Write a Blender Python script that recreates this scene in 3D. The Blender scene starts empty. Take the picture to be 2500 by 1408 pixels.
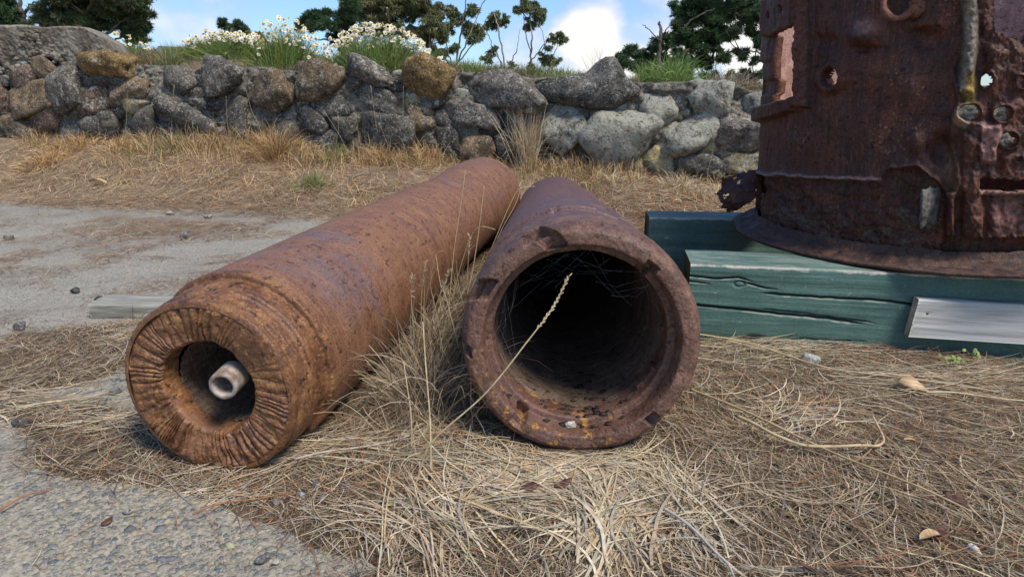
import bpy, math
import numpy as np
from mathutils import Vector, Matrix
S = bpy.context.scene
COL = S.collection
# ------------------------------------------------------------------ camera, sky, sun, exposure
F = 1600.0; TH = math.atan(449/1600.0); CH = 0.66
cd = bpy.data.cameras.new('camera'); cam = bpy.data.objects.new('camera', cd); COL.objects.link(cam)
cam.location = (0, 0, CH); cam.rotation_euler = (math.pi/2-TH, 0, 0)
cd.sensor_width = 36; cd.lens = F/2500*36; cd.clip_start = 0.05; cd.clip_end = 3000
S.camera = cam
SUN_DIR = Vector((0.40, -0.40, 0.82)).normalized()
SUN_EL = math.asin(SUN_DIR.z); SUN_AZ = math.atan2(SUN_DIR.x, SUN_DIR.y)
W = bpy.data.worlds.new('World'); S.world = W; W.use_nodes = True
def build_world():
    nt = W.node_tree; n = nt.nodes; l = nt.links; n.clear()
    out = n.new('ShaderNodeOutputWorld')
    sky = n.new('ShaderNodeTexSky'); sky.sky_type = 'NISHITA'; sky.sun_disc = False
    sky.sun_elevation = SUN_EL; sky.sun_rotation = SUN_AZ; sky.air_density = 1.0; sky.dust_density = 0.6; sky.ozone_density = 2.0
    bg = n.new('ShaderNodeBackground'); bg.inputs['Strength'].default_value = 0.115
    tint = n.new('ShaderNodeMixRGB'); tint.blend_type = 'MULTIPLY'; tint.inputs[0].default_value = 1; tint.inputs[2].default_value = (0.74, 0.90, 1.10, 1)
    l.new(sky.outputs[0], tint.inputs[1]); l.new(tint.outputs[0], bg.inputs['Color'])
    tc = n.new('ShaderNodeTexCoord')
    mp = n.new('ShaderNodeMapping'); mp.inputs['Scale'].default_value = (1.0, 1.0, 2.0); mp.inputs['Location'].default_value = (3.1, 0.4, 1.7)
    l.new(tc.outputs['Generated'], mp.inputs['Vector'])
    nz = n.new('ShaderNodeTexNoise'); nz.inputs['Scale'].default_value = 2.6; nz.inputs['Detail'].default_value = 9; nz.inputs['Roughness'].default_value = 0.55
    l.new(mp.outputs[0], nz.inputs['Vector'])
    # cumulus heaps: soft lumps around chosen sky directions, edges broken by the noise
    def lump(px, py, r, w):
        x = (px-1250)/F; y = -(py-704)/F
        d = Vector((x, math.cos(TH)+y*math.sin(TH), -math.sin(TH)+y*math.cos(TH))).normalized()
        vm = n.new('ShaderNodeVectorMath'); vm.operation = 'DISTANCE'; vm.inputs[1].default_value = d
        l.new(tc.outputs['Generated'], vm.inputs[0])
        mr = n.new('ShaderNodeMapRange'); mr.inputs['From Min'].default_value = 0; mr.inputs['From Max'].default_value = r
        mr.inputs['To Min'].default_value = w; mr.inputs['To Max'].default_value = 0
        l.new(vm.outputs['Value'], mr.inputs['Value']); return mr.outputs[0]
    def m(op, a, b):
        q = n.new('ShaderNodeMath'); q.operation = op
        for i, v in enumerate((a, b)):
            if isinstance(v, (int, float)): q.inputs[i].default_value = v
            else: l.new(v, q.inputs[i])
        return q.outputs[0]
    acc = lump(1450, 95, 0.075, 0.46)
    for a in ((1500, 190, 0.13, 0.34), (1640, 130, 0.11, 0.25), (1230, 160, 0.10, 0.20), (1900, 150, 0.16, 0.28), (1760, 60, 0.07, 0.2), (400, 60, 0.28, 0.13), (120, 60, 0.2, 0.12)):
        acc = m('MAXIMUM', acc, lump(*a))
    fine = n.new('ShaderNodeTexNoise'); fine.inputs['Scale'].default_value = 14; fine.inputs['Detail'].default_value = 7
    l.new(tc.outputs['Generated'], fine.inputs['Vector'])
    s = m('ADD', m('ADD', nz.outputs['Fac'], acc), m('MULTIPLY', m('SUBTRACT', fine.outputs['Fac'], 0.5), 0.32))
    ramp = n.new('ShaderNodeMapRange'); ramp.interpolation_type = 'SMOOTHSTEP'
    ramp.inputs['From Min'].default_value = 0.55; ramp.inputs['From Max'].default_value = 0.84
    l.new(s, ramp.inputs['Value'])
    cr = n.new('ShaderNodeValToRGB'); cr.color_ramp.elements[0].color = (0.50, 0.60, 0.92, 1); cr.color_ramp.elements[1].color = (1, 0.985, 0.95, 1)
    cr.color_ramp.elements[0].position = 0.3; cr.color_ramp.elements[1].position = 0.95
    l.new(ramp.outputs[0], cr.inputs[0])
    bc = n.new('ShaderNodeBackground'); bc.inputs['Strength'].default_value = 0.74; l.new(cr.outputs[0], bc.inputs['Color'])
    mx = n.new('ShaderNodeMixShader'); l.new(ramp.outputs[0], mx.inputs[0]); l.new(bg.outputs[0], mx.inputs[1]); l.new(bc.outputs[0], mx.inputs[2])
    l.new(mx.outputs[0], out.inputs['Surface'])
build_world()
sd = bpy.data.lights.new('sun', 'SUN'); sd.energy = 2.9; sd.angle = math.radians(18); sd.color = (1, 0.93, 0.82)
so = bpy.data.objects.new('sun', sd); COL.objects.link(so); so.rotation_euler = SUN_DIR.to_track_quat('Z', 'Y').to_euler()
S.view_settings.view_transform = 'Standard'; S.view_settings.look = 'None'; S.view_settings.exposure = 0.5; S.view_settings.gamma = 1.0
S.view_settings.use_curve_mapping = False

# ------------------------------------------------------------------ helpers
rng = np.random.default_rng(11)
cT, sT = math.cos(TH), math.sin(TH)
def ray(px, py):
    x = (px-1250)/F; y = -(py-704)/F
    return np.array([x, cT+y*sT, -sT+y*cT])
def on_z(px, py, z=0.0):
    d = ray(px, py); t = (z-CH)/d[2]; return np.array([0, 0, CH])+d*t
def on_y(px, py, Y):
    d = ray(px, py); return np.array([0, 0, CH])+d*(Y/d[1])
def proj(P):
    d = P-np.array([0, 0, CH]); z = d[..., 1]*cT-d[..., 2]*sT; y = d[..., 1]*sT+d[..., 2]*cT
    z = np.maximum(z, 1e-3)
    return 1250+F*d[..., 0]/z, 704-F*y/z
def hsh(i, j, k, seed):
    h = (i*374761393+j*668265263+k*2147483647+seed*974711) & 0xffffffff
    h = ((h ^ (h >> 13))*1274126177) & 0xffffffff
    h = ((h ^ (h >> 16))*2246822519) & 0xffffffff
    return ((h ^ (h >> 15)) & 0xffffff)/float(0xffffff)
def vn(P, seed=0):
    P = np.asarray(P, float); i = np.floor(P).astype(np.int64); f = P-i; f = f*f*(3-2*f); r = 0
    for a in (0, 1):
        for b in (0, 1):
            for c in (0, 1):
                w = (f[..., 0] if a else 1-f[..., 0])*(f[..., 1] if b else 1-f[..., 1])*(f[..., 2] if c else 1-f[..., 2])
                r = r+w*hsh(i[..., 0]+a, i[..., 1]+b, i[..., 2]+c, seed)
    return r*2-1
def fbm(P, o=4, seed=0, g=0.5):
    r = 0; a = 1.0
    for k in range(o): r = r+a*vn(P*(2.03**k), seed+k*17); a *= g
    return r
def v3(x, y, z=0.0):
    x, y, z = np.broadcast_arrays(x, y, z); return np.stack([x, y, z], -1)
def ss(a, b, x):
    t = np.clip((x-a)/(b-a), 0, 1); return t*t*(3-2*t)
def meshdata(name, V, Fq, mats=(), smooth=False, mi=None, col=None):
    """Fq: (n,3) or (n,4) array, or list of such arrays"""
    me = bpy.data.meshes.new(name); V = np.ascontiguousarray(V, np.float32)
    fs = Fq if isinstance(Fq, list) else [Fq]
    fs = [np.asarray(f, np.int32) for f in fs if len(f)]
    idx = np.concatenate([f.ravel() for f in fs]); tot = np.concatenate([np.full(len(f), f.shape[1], np.int32) for f in fs])
    me.vertices.add(len(V)); me.vertices.foreach_set('co', V.ravel())
    me.loops.add(len(idx)); me.loops.foreach_set('vertex_index', idx)
    me.polygons.add(len(tot)); me.polygons.foreach_set('loop_start', np.concatenate([[0], np.cumsum(tot)[:-1]]).astype(np.int32))
    me.polygons.foreach_set('loop_total', tot)
    for mm in mats: me.materials.append(mm)
    if mi is not None: me.polygons.foreach_set('material_index', np.asarray(mi, np.int32))
    me.update(calc_edges=True)
    if smooth: me.shade_smooth()
    if col is not None:
        at = me.color_attributes.new('Col', 'FLOAT_COLOR', 'POINT'); c4 = np.ones((len(V), 4), np.float32); c4[:, :3] = col
        at.data.foreach_set('color', c4.ravel())
    return me
def ob(name, me, parent=None, loc=None, kind=None, label=None, cat=None, group=None):
    o = bpy.data.objects.new(name, me); COL.objects.link(o)
    if parent: o.parent = parent
    if loc is not None: o.location = loc
    tag(o, label, cat, group, kind); return o
def tag(o, label=None, cat=None, group=None, kind=None):
    if label: o['label'] = label
    if cat: o['category'] = cat
    if group: o['group'] = group
    if kind: o['kind'] = kind
def thing(name, label, cat, loc=(0, 0, 0), group=None):
    return ob(name, None, None, loc, None, label, cat, group)
def grid_faces(nu, nv, wrap=False):
    i = np.arange(nu-1 if not wrap else nu)[:, None]; j = np.arange(nv-1)[None, :]
    i2 = (i+1) % nu
    return np.stack([i*nv+j, i2*nv+j, i2*nv+j+1, i*nv+j+1], -1).reshape(-1, 4)
def join(parts):
    Vs, Fs, Cs, o = [], [], [], 0
    for p in parts:
        Vs.append(p[0]); Fs += [f+o for f in (p[1] if isinstance(p[1], list) else [p[1]])]; o += len(p[0])
        if len(p) > 2: Cs.append(np.broadcast_to(p[2], (len(p[0]), 3)))
    q = [f for f in Fs if f.shape[1] == 4]; t = [f for f in Fs if f.shape[1] == 3]
    out = ([np.concatenate(q)] if q else [])+([np.concatenate(t)] if t else [])
    return np.concatenate(Vs), out, (np.concatenate(Cs) if Cs else None)
def tube(pts, rad, n=8, cap=True):
    pts = np.asarray(pts, float); m = len(pts); rad = np.broadcast_to(rad, (m,))
    T = np.gradient(pts, axis=0); T /= np.linalg.norm(T, axis=1)[:, None]+1e-9
    ref = np.array([0, 0, 1.]) if abs(T[0][2]) < 0.9 else np.array([1., 0, 0])
    V = []
    A = np.linspace(0, 2*np.pi, n, endpoint=False)
    for k in range(m):
        u = np.cross(T[k], ref); u /= np.linalg.norm(u)+1e-9; v = np.cross(T[k], u)
        V.append(pts[k]+rad[k]*(np.cos(A)[:, None]*u+np.sin(A)[:, None]*v))
    V = np.concatenate(V); i = np.arange(m-1)[:, None]; j = np.arange(n)[None, :]; j2 = (j+1) % n
    Q = np.stack([i*n+j, i*n+j2, (i+1)*n+j2, (i+1)*n+j], -1).reshape(-1, 4)
    if cap:
        V = np.concatenate([V, pts[:1], pts[-1:]]); a = len(V)-2; j = np.arange(n); j2 = (j+1) % n
        t1 = np.stack([np.full(n, a), j2, j], -1); t2 = np.stack([np.full(n, a+1), (m-1)*n+j, (m-1)*n+j2], -1)
        return V, [Q, np.concatenate([t1, t2])]
    return V, [Q]
ICO = {}
def ico(sub):
    if sub in ICO: return ICO[sub]
    import bmesh
    bm = bmesh.new(); bmesh.ops.create_icosphere(bm, subdivisions=sub, radius=1)
    bm.verts.ensure_lookup_table()
    V = np.array([v.co[:] for v in bm.verts]); Fc = np.array([[v.index for v in f.verts] for f in bm.faces]); bm.free()
    V /= np.linalg.norm(V, axis=1)[:, None]
    ICO[sub] = (V, Fc); return ICO[sub]
def rock(sub, seed, sx, sy, sz, facets=14, rough=0.06, soft=9.0, fine=0.0):
    r = np.random.default_rng(seed); V, Fc = ico(sub)
    n = r.normal(size=(facets, 3)); n /= np.linalg.norm(n, axis=1)[:, None]; d = r.uniform(0.62, 1.0, facets)
    ex = np.array([[1, 0, 0], [-1, 0, 0], [0, 0, 1], [0, 0, -1], [0, -1, 0.]])+r.normal(0, 0.12, (5, 3)); ex /= np.linalg.norm(ex, axis=1)[:, None]
    n = np.concatenate([n, ex]); d = np.concatenate([d, r.uniform(0.82, 0.95, 5)])
    c = np.maximum(V@n.T, 0.02)/d
    rad = (np.sum(c**soft, axis=1))**(-1/soft); rad = np.clip(rad, 0.4, 1.3)
    rad = rad*(1+rough*fbm(V*2.2+seed*3.1, 4, seed))
    if fine: rad = rad+fine*fbm(V*9+seed, 3, seed+5)
    P = V*rad[:, None]; lo, hi = P.min(0), P.max(0); P = (P-(lo+hi)/2)/((hi-lo)/2)
    return P*np.array([sx, sy, sz])*1.04, Fc

# ------------------------------------------------------------------ material kit
class NT:
    def __init__(s, name, rough=0.8, spec=0.3):
        s.m = bpy.data.materials.new(name); s.m.use_nodes = True; s.t = s.m.node_tree; s.n = s.t.nodes; s.l = s.t.links
        s.b = s.n['Principled BSDF']; s.b.inputs['Roughness'].default_value = rough; s.b.inputs['Specular IOR Level'].default_value = spec
        s.tc = s.n.new('ShaderNodeTexCoord')
    def put(s, sock, v):
        if v is None: return
        if isinstance(v, (int, float)): sock.default_value = v
        elif isinstance(v, tuple): sock.default_value = v if len(v) == len(sock.default_value) else v+(1,)
        else: s.l.new(v, sock)
    def obj(s): return s.tc.outputs['Object']
    def map(s, v, sc, loc=(0, 0, 0), rot=(0, 0, 0)):
        q = s.n.new('ShaderNodeMapping'); s.put(q.inputs['Vector'], v); q.inputs['Scale'].default_value = sc; q.inputs['Location'].default_value = loc; q.inputs['Rotation'].default_value = rot
        return q.outputs[0]
    def noise(s, v, sc, det=5, ro=0.55, dist=0.0):
        q = s.n.new('ShaderNodeTexNoise'); s.put(q.inputs['Vector'], v); q.inputs['Scale'].default_value = sc; q.inputs['Detail'].default_value = det
        q.inputs['Roughness'].default_value = ro; q.inputs['Distortion'].default_value = dist; return q.outputs['Fac']
    def vor(s, v, sc, out='Distance', feat='F1', rnd=1.0):
        q = s.n.new('ShaderNodeTexVoronoi'); q.feature = feat; s.put(q.inputs['Vector'], v); q.inputs['Scale'].default_value = sc; q.inputs['Randomness'].default_value = rnd
        return q.outputs[out]
    def ramp(s, f, stops, interp='LINEAR'):
        q = s.n.new('ShaderNodeValToRGB'); q.color_ramp.interpolation = interp; e = q.color_ramp.elements
        while len(e) > 1: e.remove(e[-1])
        e[0].position = stops[0][0]; e[0].color = tuple(stops[0][1])+(1,)
        for p, c in stops[1:]: k = e.new(p); k.color = tuple(c)+(1,)
        s.put(q.inputs[0], f); return q.outputs[0]
    def rng(s, f, a, b, c=0.0, d=1.0, smooth=True):
        q = s.n.new('ShaderNodeMapRange'); q.interpolation_type = 'SMOOTHSTEP' if smooth else 'LINEAR'; s.put(q.inputs['Value'], f)
        for k, v in zip(('From Min', 'From Max', 'To Min', 'To Max'), (a, b, c, d)): q.inputs[k].default_value = v
        return q.outputs[0]
    def mix(s, f, a, b, mode='MIX'):
        q = s.n.new('ShaderNodeMixRGB'); q.blend_type = mode; s.put(q.inputs[0], f); s.put(q.inputs[1], a); s.put(q.inputs[2], b); return q.outputs[0]
    def math(s, op, a, b=None):
        q = s.n.new('ShaderNodeMath'); q.operation = op; s.put(q.inputs[0], a)
        if b is not None: s.put(q.inputs[1], b)
        return q.outputs[0]
    def sep(s, v):
        q = s.n.new('ShaderNodeSeparateXYZ'); s.put(q.inputs[0], v); return q.outputs
    def bump(s, h, st, dist, prev=None):
        q = s.n.new('ShaderNodeBump'); q.inputs['Strength'].default_value = st; q.inputs['Distance'].default_value = dist; s.put(q.inputs['Height'], h)
        if prev is not None: s.l.new(prev, q.inputs['Normal'])
        return q.outputs[0]
    def done(s, col, rough=None, normal=None):
        s.put(s.b.inputs['Base Color'], col); s.put(s.b.inputs['Roughness'], rough)
        if normal is not None: s.l.new(normal, s.b.inputs['Normal'])
        return s.m
def simple(name, c1, c2, sc=20, rough=0.8, bump=0.3, dist=0.003, spec=0.3):
    k = NT(name, rough, spec); f = k.noise(k.obj(), sc, 6)
    return k.done(k.ramp(f, [(0.35, c1), (0.65, c2)]), None, k.bump(f, bump, dist))
def m_straw(name, rough=0.75, trans=0.15):
    k = NT(name, rough, 0.25); a = k.n.new('ShaderNodeAttribute'); a.attribute_name = 'Col'
    f = k.noise(k.obj(), 60, 2)
    c = k.mix(0.5, a.outputs['Color'], k.mix(1, a.outputs['Color'], k.ramp(f, [(0.3, (0.55, 0.5, 0.45)), (0.65, (1.3, 1.25, 1.2))]), 'MULTIPLY'))
    k.done(c)
    if trans:
        tr = k.n.new('ShaderNodeBsdfTranslucent'); k.l.new(c, tr.inputs['Color'])
        mx = k.n.new('ShaderNodeMixShader'); mx.inputs[0].default_value = trans; k.l.new(k.b.outputs[0], mx.inputs[1]); k.l.new(tr.outputs[0], mx.inputs[2])
        k.l.new(mx.outputs[0], k.n['Material Output'].inputs['Surface'])
    return k.m
STRAW = m_straw('dry_straw'); LEAF = m_straw('green_leaf', 0.6, 0.25)
def m_rust(name, lo, mid, hi, purple, streak=(4, 90, 4), pw=0.5, lichen=0.0, rough=(0.42, 0.7), pit=1.0, speck=0.0):
    k = NT(name, 0.6, 0.3 if speck else 0.45); o = k.obj()
    big = k.noise(o, 3.2, 5, 0.6); med = k.noise(o, 17, 6, 0.65); fi = k.noise(o, 95, 4, 0.6)
    st = k.noise(k.map(o, streak, rot=(0.0, 0, 0.12)), 1.0, 6, 0.7)
    st2 = k.noise(k.map(o, tuple(v*2.6 for v in streak), rot=(0, 0, -0.2)), 1.0, 3, 0.6)
    f = k.math('ADD', k.math('MULTIPLY', med, 0.45), k.math('ADD', k.math('MULTIPLY', st, 0.4), k.math('MULTIPLY', fi, 0.15)))
    c = k.ramp(f, [(0.36, lo), (0.5, mid), (0.64, hi)])
    c = k.mix(k.rng(k.math('ADD', k.math('MULTIPLY', big, 0.6), k.math('MULTIPLY', st, 0.4)), 0.62-0.25*pw, 0.72-0.25*pw, 0, 0.8), c, purple)
    c = k.mix(k.rng(st2, 0.56, 0.72, 0, 0.35), c, tuple(min(1, v*1.7) for v in hi))
    pits = k.noise(k.map(o, (1, 0.6, 1)), 70, 4, 0.7)
    c = k.mix(k.rng(pits, 0.56, 0.66, 0, 0.8), c, tuple(v*0.3 for v in lo))
    gr = k.noise(o, 230, 3, 0.7); c = k.mix(0.55, c, k.mix(1, c, k.ramp(gr, [(0.36, (0.45, 0.42, 0.4)), (0.64, (1.65, 1.6, 1.5))]), 'MULTIPLY'))
    c = k.mix(k.rng(k.noise(o, 6.5, 6, 0.7), 0.56, 0.7, 0, 0.45), c, tuple(min(1, v*1.5) for v in mid))
    if speck:
        zone = k.noise(k.map(o, (1, 1, 1), loc=(4, 1, 7)), 5.5, 4, 0.6); sp = k.noise(o, 120, 3, 0.6)
        c = k.mix(k.math('MULTIPLY', k.rng(sp, 0.60, 0.64), k.rng(zone, 0.5, 0.62, 0, speck)), c, (0.30, 0.15, 0.07))
        c = k.mix(k.rng(k.noise(k.map(o, (14, 14, 3.5), loc=(9, 2, 1)), 1.0, 6, 0.7), 0.58, 0.70, 0, 0.75), c, (0.15, 0.045, 0.02))
        c = k.mix(k.rng(k.noise(k.map(o, (1, 1, 1), loc=(2, 7, 3)), 11, 6, 0.75), 0.62, 0.72, 0, 0.6), c, (0.09, 0.075, 0.045))
        at = k.n.new('ShaderNodeAttribute'); at.attribute_name = 'Col'; wt = k.rng(k.math('MULTIPLY', k.sep(at.outputs['Color'])[0], k.rng(k.noise(o, 42, 5, 0.7), 0.3, 0.6, 0.3, 1.6)), 0.02, 0.10, 0, 0.85)
        c = k.mix(wt, c, k.mix(1, at.outputs['Color'], k.ramp(k.noise(o, 90, 4, 0.7), [(0.35, (0.5, 0.5, 0.5)), (0.65, (1.5, 1.5, 1.5))]), 'MULTIPLY'))
    if lichen:
        z = k.sep(o)[2]
        lf = k.math('SUBTRACT', k.noise(o, 38, 6, 0.75), k.rng(k.math('ADD', z, k.math('MULTIPLY', k.sep(o)[0], 0.55)), -0.25, 0.06, 0.0, 0.2))
        c = k.mix(k.rng(lf, 0.60-0.06*lichen, 0.66-0.06*lichen, 0, 0.9), c, (0.42, 0.20, 0.03))
    n = k.bump(k.math('ADD', med, k.math('MULTIPLY', pits, -0.8)), 0.55*pit, 0.004)
    n = k.bump(k.math('ADD', st, k.math('ADD', k.math('MULTIPLY', fi, 0.7), k.math('MULTIPLY', gr, 0.5))), 0.5*pit, 0.002, n)
    return k.done(c, k.rng(med, 0.3, 0.7, rough[0], rough[1]), n)
RUST_L = m_rust('rust_left_barrel', (0.125, 0.055, 0.029), (0.205, 0.095, 0.048), (0.275, 0.140, 0.072), (0.14, 0.098, 0.105), pw=0.36, rough=(0.48, 0.75))
RUST_LF = m_rust('rust_burnt_face', (0.05, 0.022, 0.014), (0.18, 0.078, 0.034), (0.33, 0.17, 0.062), (0.11, 0.06, 0.048), streak=(25, 25, 25), pw=0.22, lichen=1.0, rough=(0.35, 0.7), pit=1.6)
RUST_R = m_rust('rust_right_barrel', (0.07, 0.032, 0.026), (0.13, 0.06, 0.045), (0.19, 0.095, 0.07), (0.115, 0.066, 0.066), pw=0.55, rough=(0.45, 0.72))
RUST_RF = m_rust('rust_right_muzzle', (0.062, 0.030, 0.021), (0.135, 0.070, 0.048), (0.21, 0.115, 0.078), (0.115, 0.06, 0.055), streak=(14, 14, 14), pw=0.35, lichen=1.1, rough=(0.42, 0.72), pit=1.8)
RUST_BORE = m_rust('rust_bore', (0.06, 0.038, 0.026), (0.13, 0.085, 0.058), (0.24, 0.165, 0.11), (0.115, 0.085, 0.068), streak=(10, 60, 10), pw=0.35, lichen=0.25, rough=(0.7, 0.9))
RUST_T = m_rust('rust_turret', (0.022, 0.010, 0.007), (0.072, 0.028, 0.018), (0.19, 0.064, 0.032), (0.062, 0.030, 0.024), streak=(70, 70, 6), pw=0.42, rough=(0.42, 0.7), pit=1.8, speck=0.8)
RUST_TI = m_rust('rust_turret_inside', (0.28, 0.15, 0.115), (0.42, 0.25, 0.20), (0.55, 0.36, 0.30), (0.46, 0.29, 0.25), streak=(40, 40, 6), pw=0.4, rough=(0.6, 0.8))  # pinker inner rust, made paler to put sunlit brightness into the colour
RUST_F = m_rust('rust_flange', (0.022, 0.011, 0.008), (0.065, 0.034, 0.024), (0.16, 0.075, 0.042), (0.09, 0.075, 0.055), streak=(20, 20, 20), pw=0.4, rough=(0.6, 0.85), pit=2.0)
RUST_E = m_rust('rust_bright_edge', (0.07, 0.025, 0.016), (0.14, 0.052, 0.03), (0.24, 0.10, 0.05), (0.11, 0.06, 0.05), streak=(30, 30, 30), pw=0.3, rough=(0.5, 0.75), pit=1.5)

# ------------------------------------------------------------------ terrain shape
WA, WB = 5.0, -0.27                      # wall foot line: y = WA + WB*x
NRM = math.hypot(1, WB)
def wall_s(x, y): return (y-(WA+WB*x))/NRM           # signed distance behind the wall foot
def bank_foot(x): return np.clip(0.20-0.048*x, 0.06, 0.36)
def wall_top(x): return np.clip(0.87-0.045*x, 0.78, 1.10)
def ground_z(x, y):
    s = wall_s(x, y)
    front = bank_foot(x)*ss(-1.25, 0.05, s)+0.018*fbm(v3(x*2.3, y*2.3), 3, 3)*ss(-1.5, -0.7, s)
    top = wall_top(x)-0.05+np.clip(0.10-0.035*x, 0.04, 0.20)*ss(0.1, 0.9, s)+0.05*np.exp(-((x+2.5)/0.5)**2)*ss(0.1, 0.4, s)+0.03*fbm(v3(x*1.5, y*1.5), 3, 8)
    r = front*(1-ss(0.16, 0.24, s))+top*ss(0.16, 0.24, s)
    return r-0.006*(1-ss(-1.6, -1.0, s))
def build_ground():
    k = NT('dry_soil', 0.95, 0.15); o = k.obj()
    f = k.noise(o, 2.2, 8, 0.65); g = k.noise(o, 45, 6, 0.7)
    c = k.mix(0.5, k.ramp(f, [(0.35, (0.14, 0.095, 0.06)), (0.6, (0.26, 0.19, 0.125))]), k.ramp(g, [(0.35, (0.10, 0.068, 0.042)), (0.65, (0.34, 0.26, 0.18))]))
    soil = k.done(c, None, k.bump(g, 0.6, 0.012))
    s = np.concatenate([-np.geomspace(60, 6.5, 8), np.linspace(-6, -1.6, 12), np.linspace(-1.5, 0.1, 44), np.linspace(0.15, 0.26, 8), np.linspace(0.3, 2.6, 40), np.geomspace(3, 1500, 20)])
    t = np.concatenate([-np.geomspace(1500, 14, 14), np.linspace(-12, 8, 200), np.geomspace(9, 1500, 14)])
    T, Sg = np.meshgrid(t, s, indexing='ij')
    X = T; Y = WA+WB*X+Sg*NRM
    far = np.abs(T) > 20; Y = np.where(np.abs(T) > 14, WA+WB*np.sign(T)*14+Sg*NRM, Y)
    Xc = np.clip(X, -14, 14); Z = ground_z(Xc, WA+WB*Xc+Sg*NRM)
    ob('ground', meshdata('ground', v3(X, Y, Z).reshape(-1, 3), grid_faces(*T.shape), [soil], True), kind='structure')
    # concrete pavement: one sheet, exposed river aggregate
    k = NT('exposed_aggregate_concrete', 0.85, 0.3); o = k.obj()
    wob = k.noise(o, 30, 4)
    c1 = k.vor(o, 115, 'Color'); d1 = k.vor(o, 115, 'Distance'); e1 = k.vor(o, 115, 'Distance', 'DISTANCE_TO_EDGE')
    sepc = k.n.new('ShaderNodeSeparateColor'); k.l.new(c1, sepc.inputs[0])
    peb = k.ramp(sepc.outputs[0], [(0.0, (0.10, 0.11, 0.12)), (0.35, (0.165, 0.17, 0.17)), (0.6, (0.23, 0.22, 0.19)), (0.85, (0.14, 0.15, 0.165)), (1, (0.30, 0.26, 0.19))])
    mort = k.ramp(k.noise(o, 140, 5, 0.7), [(0.36, (0.14, 0.13, 0.105)), (0.64, (0.36, 0.335, 0.28))])
    msk = k.math('MULTIPLY', k.rng(k.math('ADD', e1, k.math('MULTIPLY', k.math('SUBTRACT', wob, 0.5), 0.3)), 0.08, 0.16), k.rng(sepc.outputs[1], 0.5, 0.6))
    near = k.mix(msk, mort, peb)
    fine = k.ramp(k.noise(o, 210, 4, 0.8), [(0.38, (0.10, 0.10, 0.098)), (0.5, (0.235, 0.23, 0.21)), (0.62, (0.46, 0.45, 0.41))])
    y = k.sep(o)[1]
    c = k.mix(1, k.mix(k.rng(y, 1.0, 2.2), near, k.mix(0.65, near, fine)), (1.28, 1.2, 1.08), 'MULTIPLY')
    c = k.mix(k.rng(k.noise(o, 1.6, 6, 0.6), 0.42, 0.7, 0, 0.55), c, (0.17, 0.155, 0.125))
    c = k.mix(k.rng(k.noise(o, 9, 6, 0.7), 0.55, 0.72, 0, 0.4), c, (0.37, 0.35, 0.30))
    n = k.bump(k.math('MULTIPLY', msk, k.math('SUBTRACT', 1, d1)), 0.7, 0.006); n = k.bump(k.noise(o, 260, 4, 0.7), 0.6, 0.003, n)
    conc = k.done(c, None, n)
    xs = np.linspace(-9, 4.5, 150); ys = np.linspace(-2, 1, 200)
    X, V = np.meshgrid(xs, ys, indexing='ij')
    ymax = np.minimum(WA+WB*X-1.28+0.10*fbm(v3(X*1.3, 0*X), 4, 21), 6.2)
    u = (V+2)/3; Y = -3+u*(ymax+3)
    P = v3(X, Y, 0.004+0*X)
    Z = 0.004+0.004*fbm(v3(X*0.9, Y*0.9), 2, 31); P[..., 2] = Z
    ob('pavement', meshdata('pavement', P.reshape(-1, 3), grid_faces(*X.shape), [conc], True), kind='structure')
build_ground()

# litter density on the near ground, as blobs in plan (x, y, rx, ry, sign)
def pix_blobs():
    B = []
    def add(px, py, rx, ry, w):
        c = on_z(px, py); a = on_z(px+rx, py); b = on_z(px, py-ry); d = on_z(px, py+ry)
        B.append((c[0], c[1], abs(a[0]-c[0]), 0.5*abs(b[1]-d[1]), w))
    add(1150, 900, 520, 300, 1.1); add(900, 1120, 330, 120, 1.0); add(1400, 1230, 560, 190, 1.1); add(1900, 1080, 560, 230, 1.1); add(2350, 1000, 420, 200, 1.1)
    add(2100, 1260, 420, 110, 1.0); add(1350, 1380, 330, 60, 0.9); add(2450, 1330, 260, 90, 1.0); add(1050, 1270, 180, 90, 0.8)
    add(230, 850, 260, 60, 1.0); add(90, 950, 150, 60, 0.9); add(300, 1080, 230, 85, 0.95); add(450, 1150, 200, 50, 0.85); add(80, 900, 220, 35, 0.8)
    add(420, 560, 200, 20, 0.95); add(560, 578, 130, 12, 0.8); add(340, 540, 110, 10, 0.5); add(150, 1030, 150, 40, 0.6)
    add(1750, 640, 500, 120, 1.1); add(1250, 600, 260, 130, 1.0); add(1000, 640, 100, 60, 0.3)
    add(180, 965, 150, 22, -0.7); add(250, 1240, 330, 40, -0.8); add(560, 1330, 300, 80, -1.1); add(760, 1400, 200, 50, -1.0); add(1850, 1385, 240, 26, -1.3); add(920, 1385, 120, 30, -0.6); add(100, 1300, 280, 90, -1.0)
    return B
BLOBS = pix_blobs()
def litter(x, y):
    d = np.zeros(np.shape(x))
    for cx, cy, rx, ry, w in BLOBS:
        q = ((x-cx)/rx)**2+((y-cy)/ry)**2
        d = d+w*np.exp(-q*q*0.9) if w > 0 else d+w*np.exp(-q*0.9)
    d = d+0.35*fbm(v3(x*5, y*5), 4, 44)
    s = wall_s(x, y)
    return np.maximum(np.clip(d, 0, 1), ss(-1.5, -1.25, s+0.12*fbm(v3(x*2, y*2), 3, 5)))
def press(x, y):
    a = ((x-0.13)/0.26)**2+((y-1.08)/0.14)**2; b = ((x+0.545)/0.22)**2+((y-1.0)/0.13)**2
    return 1-0.75*np.exp(-a*a)-0.75*np.exp(-b*b)
def mat_z(x, y):                       # top of the soil / litter bed
    m = litter(x, y); g = ground_z(x, y)
    return np.where(wall_s(x, y) < -1.1, -0.004+ss(0.15, 0.75, m)*(0.011+0.004*press(x, y))+0.004*press(x, y)*fbm(v3(x*14, y*14), 3, 9), g+0.008)
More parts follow.
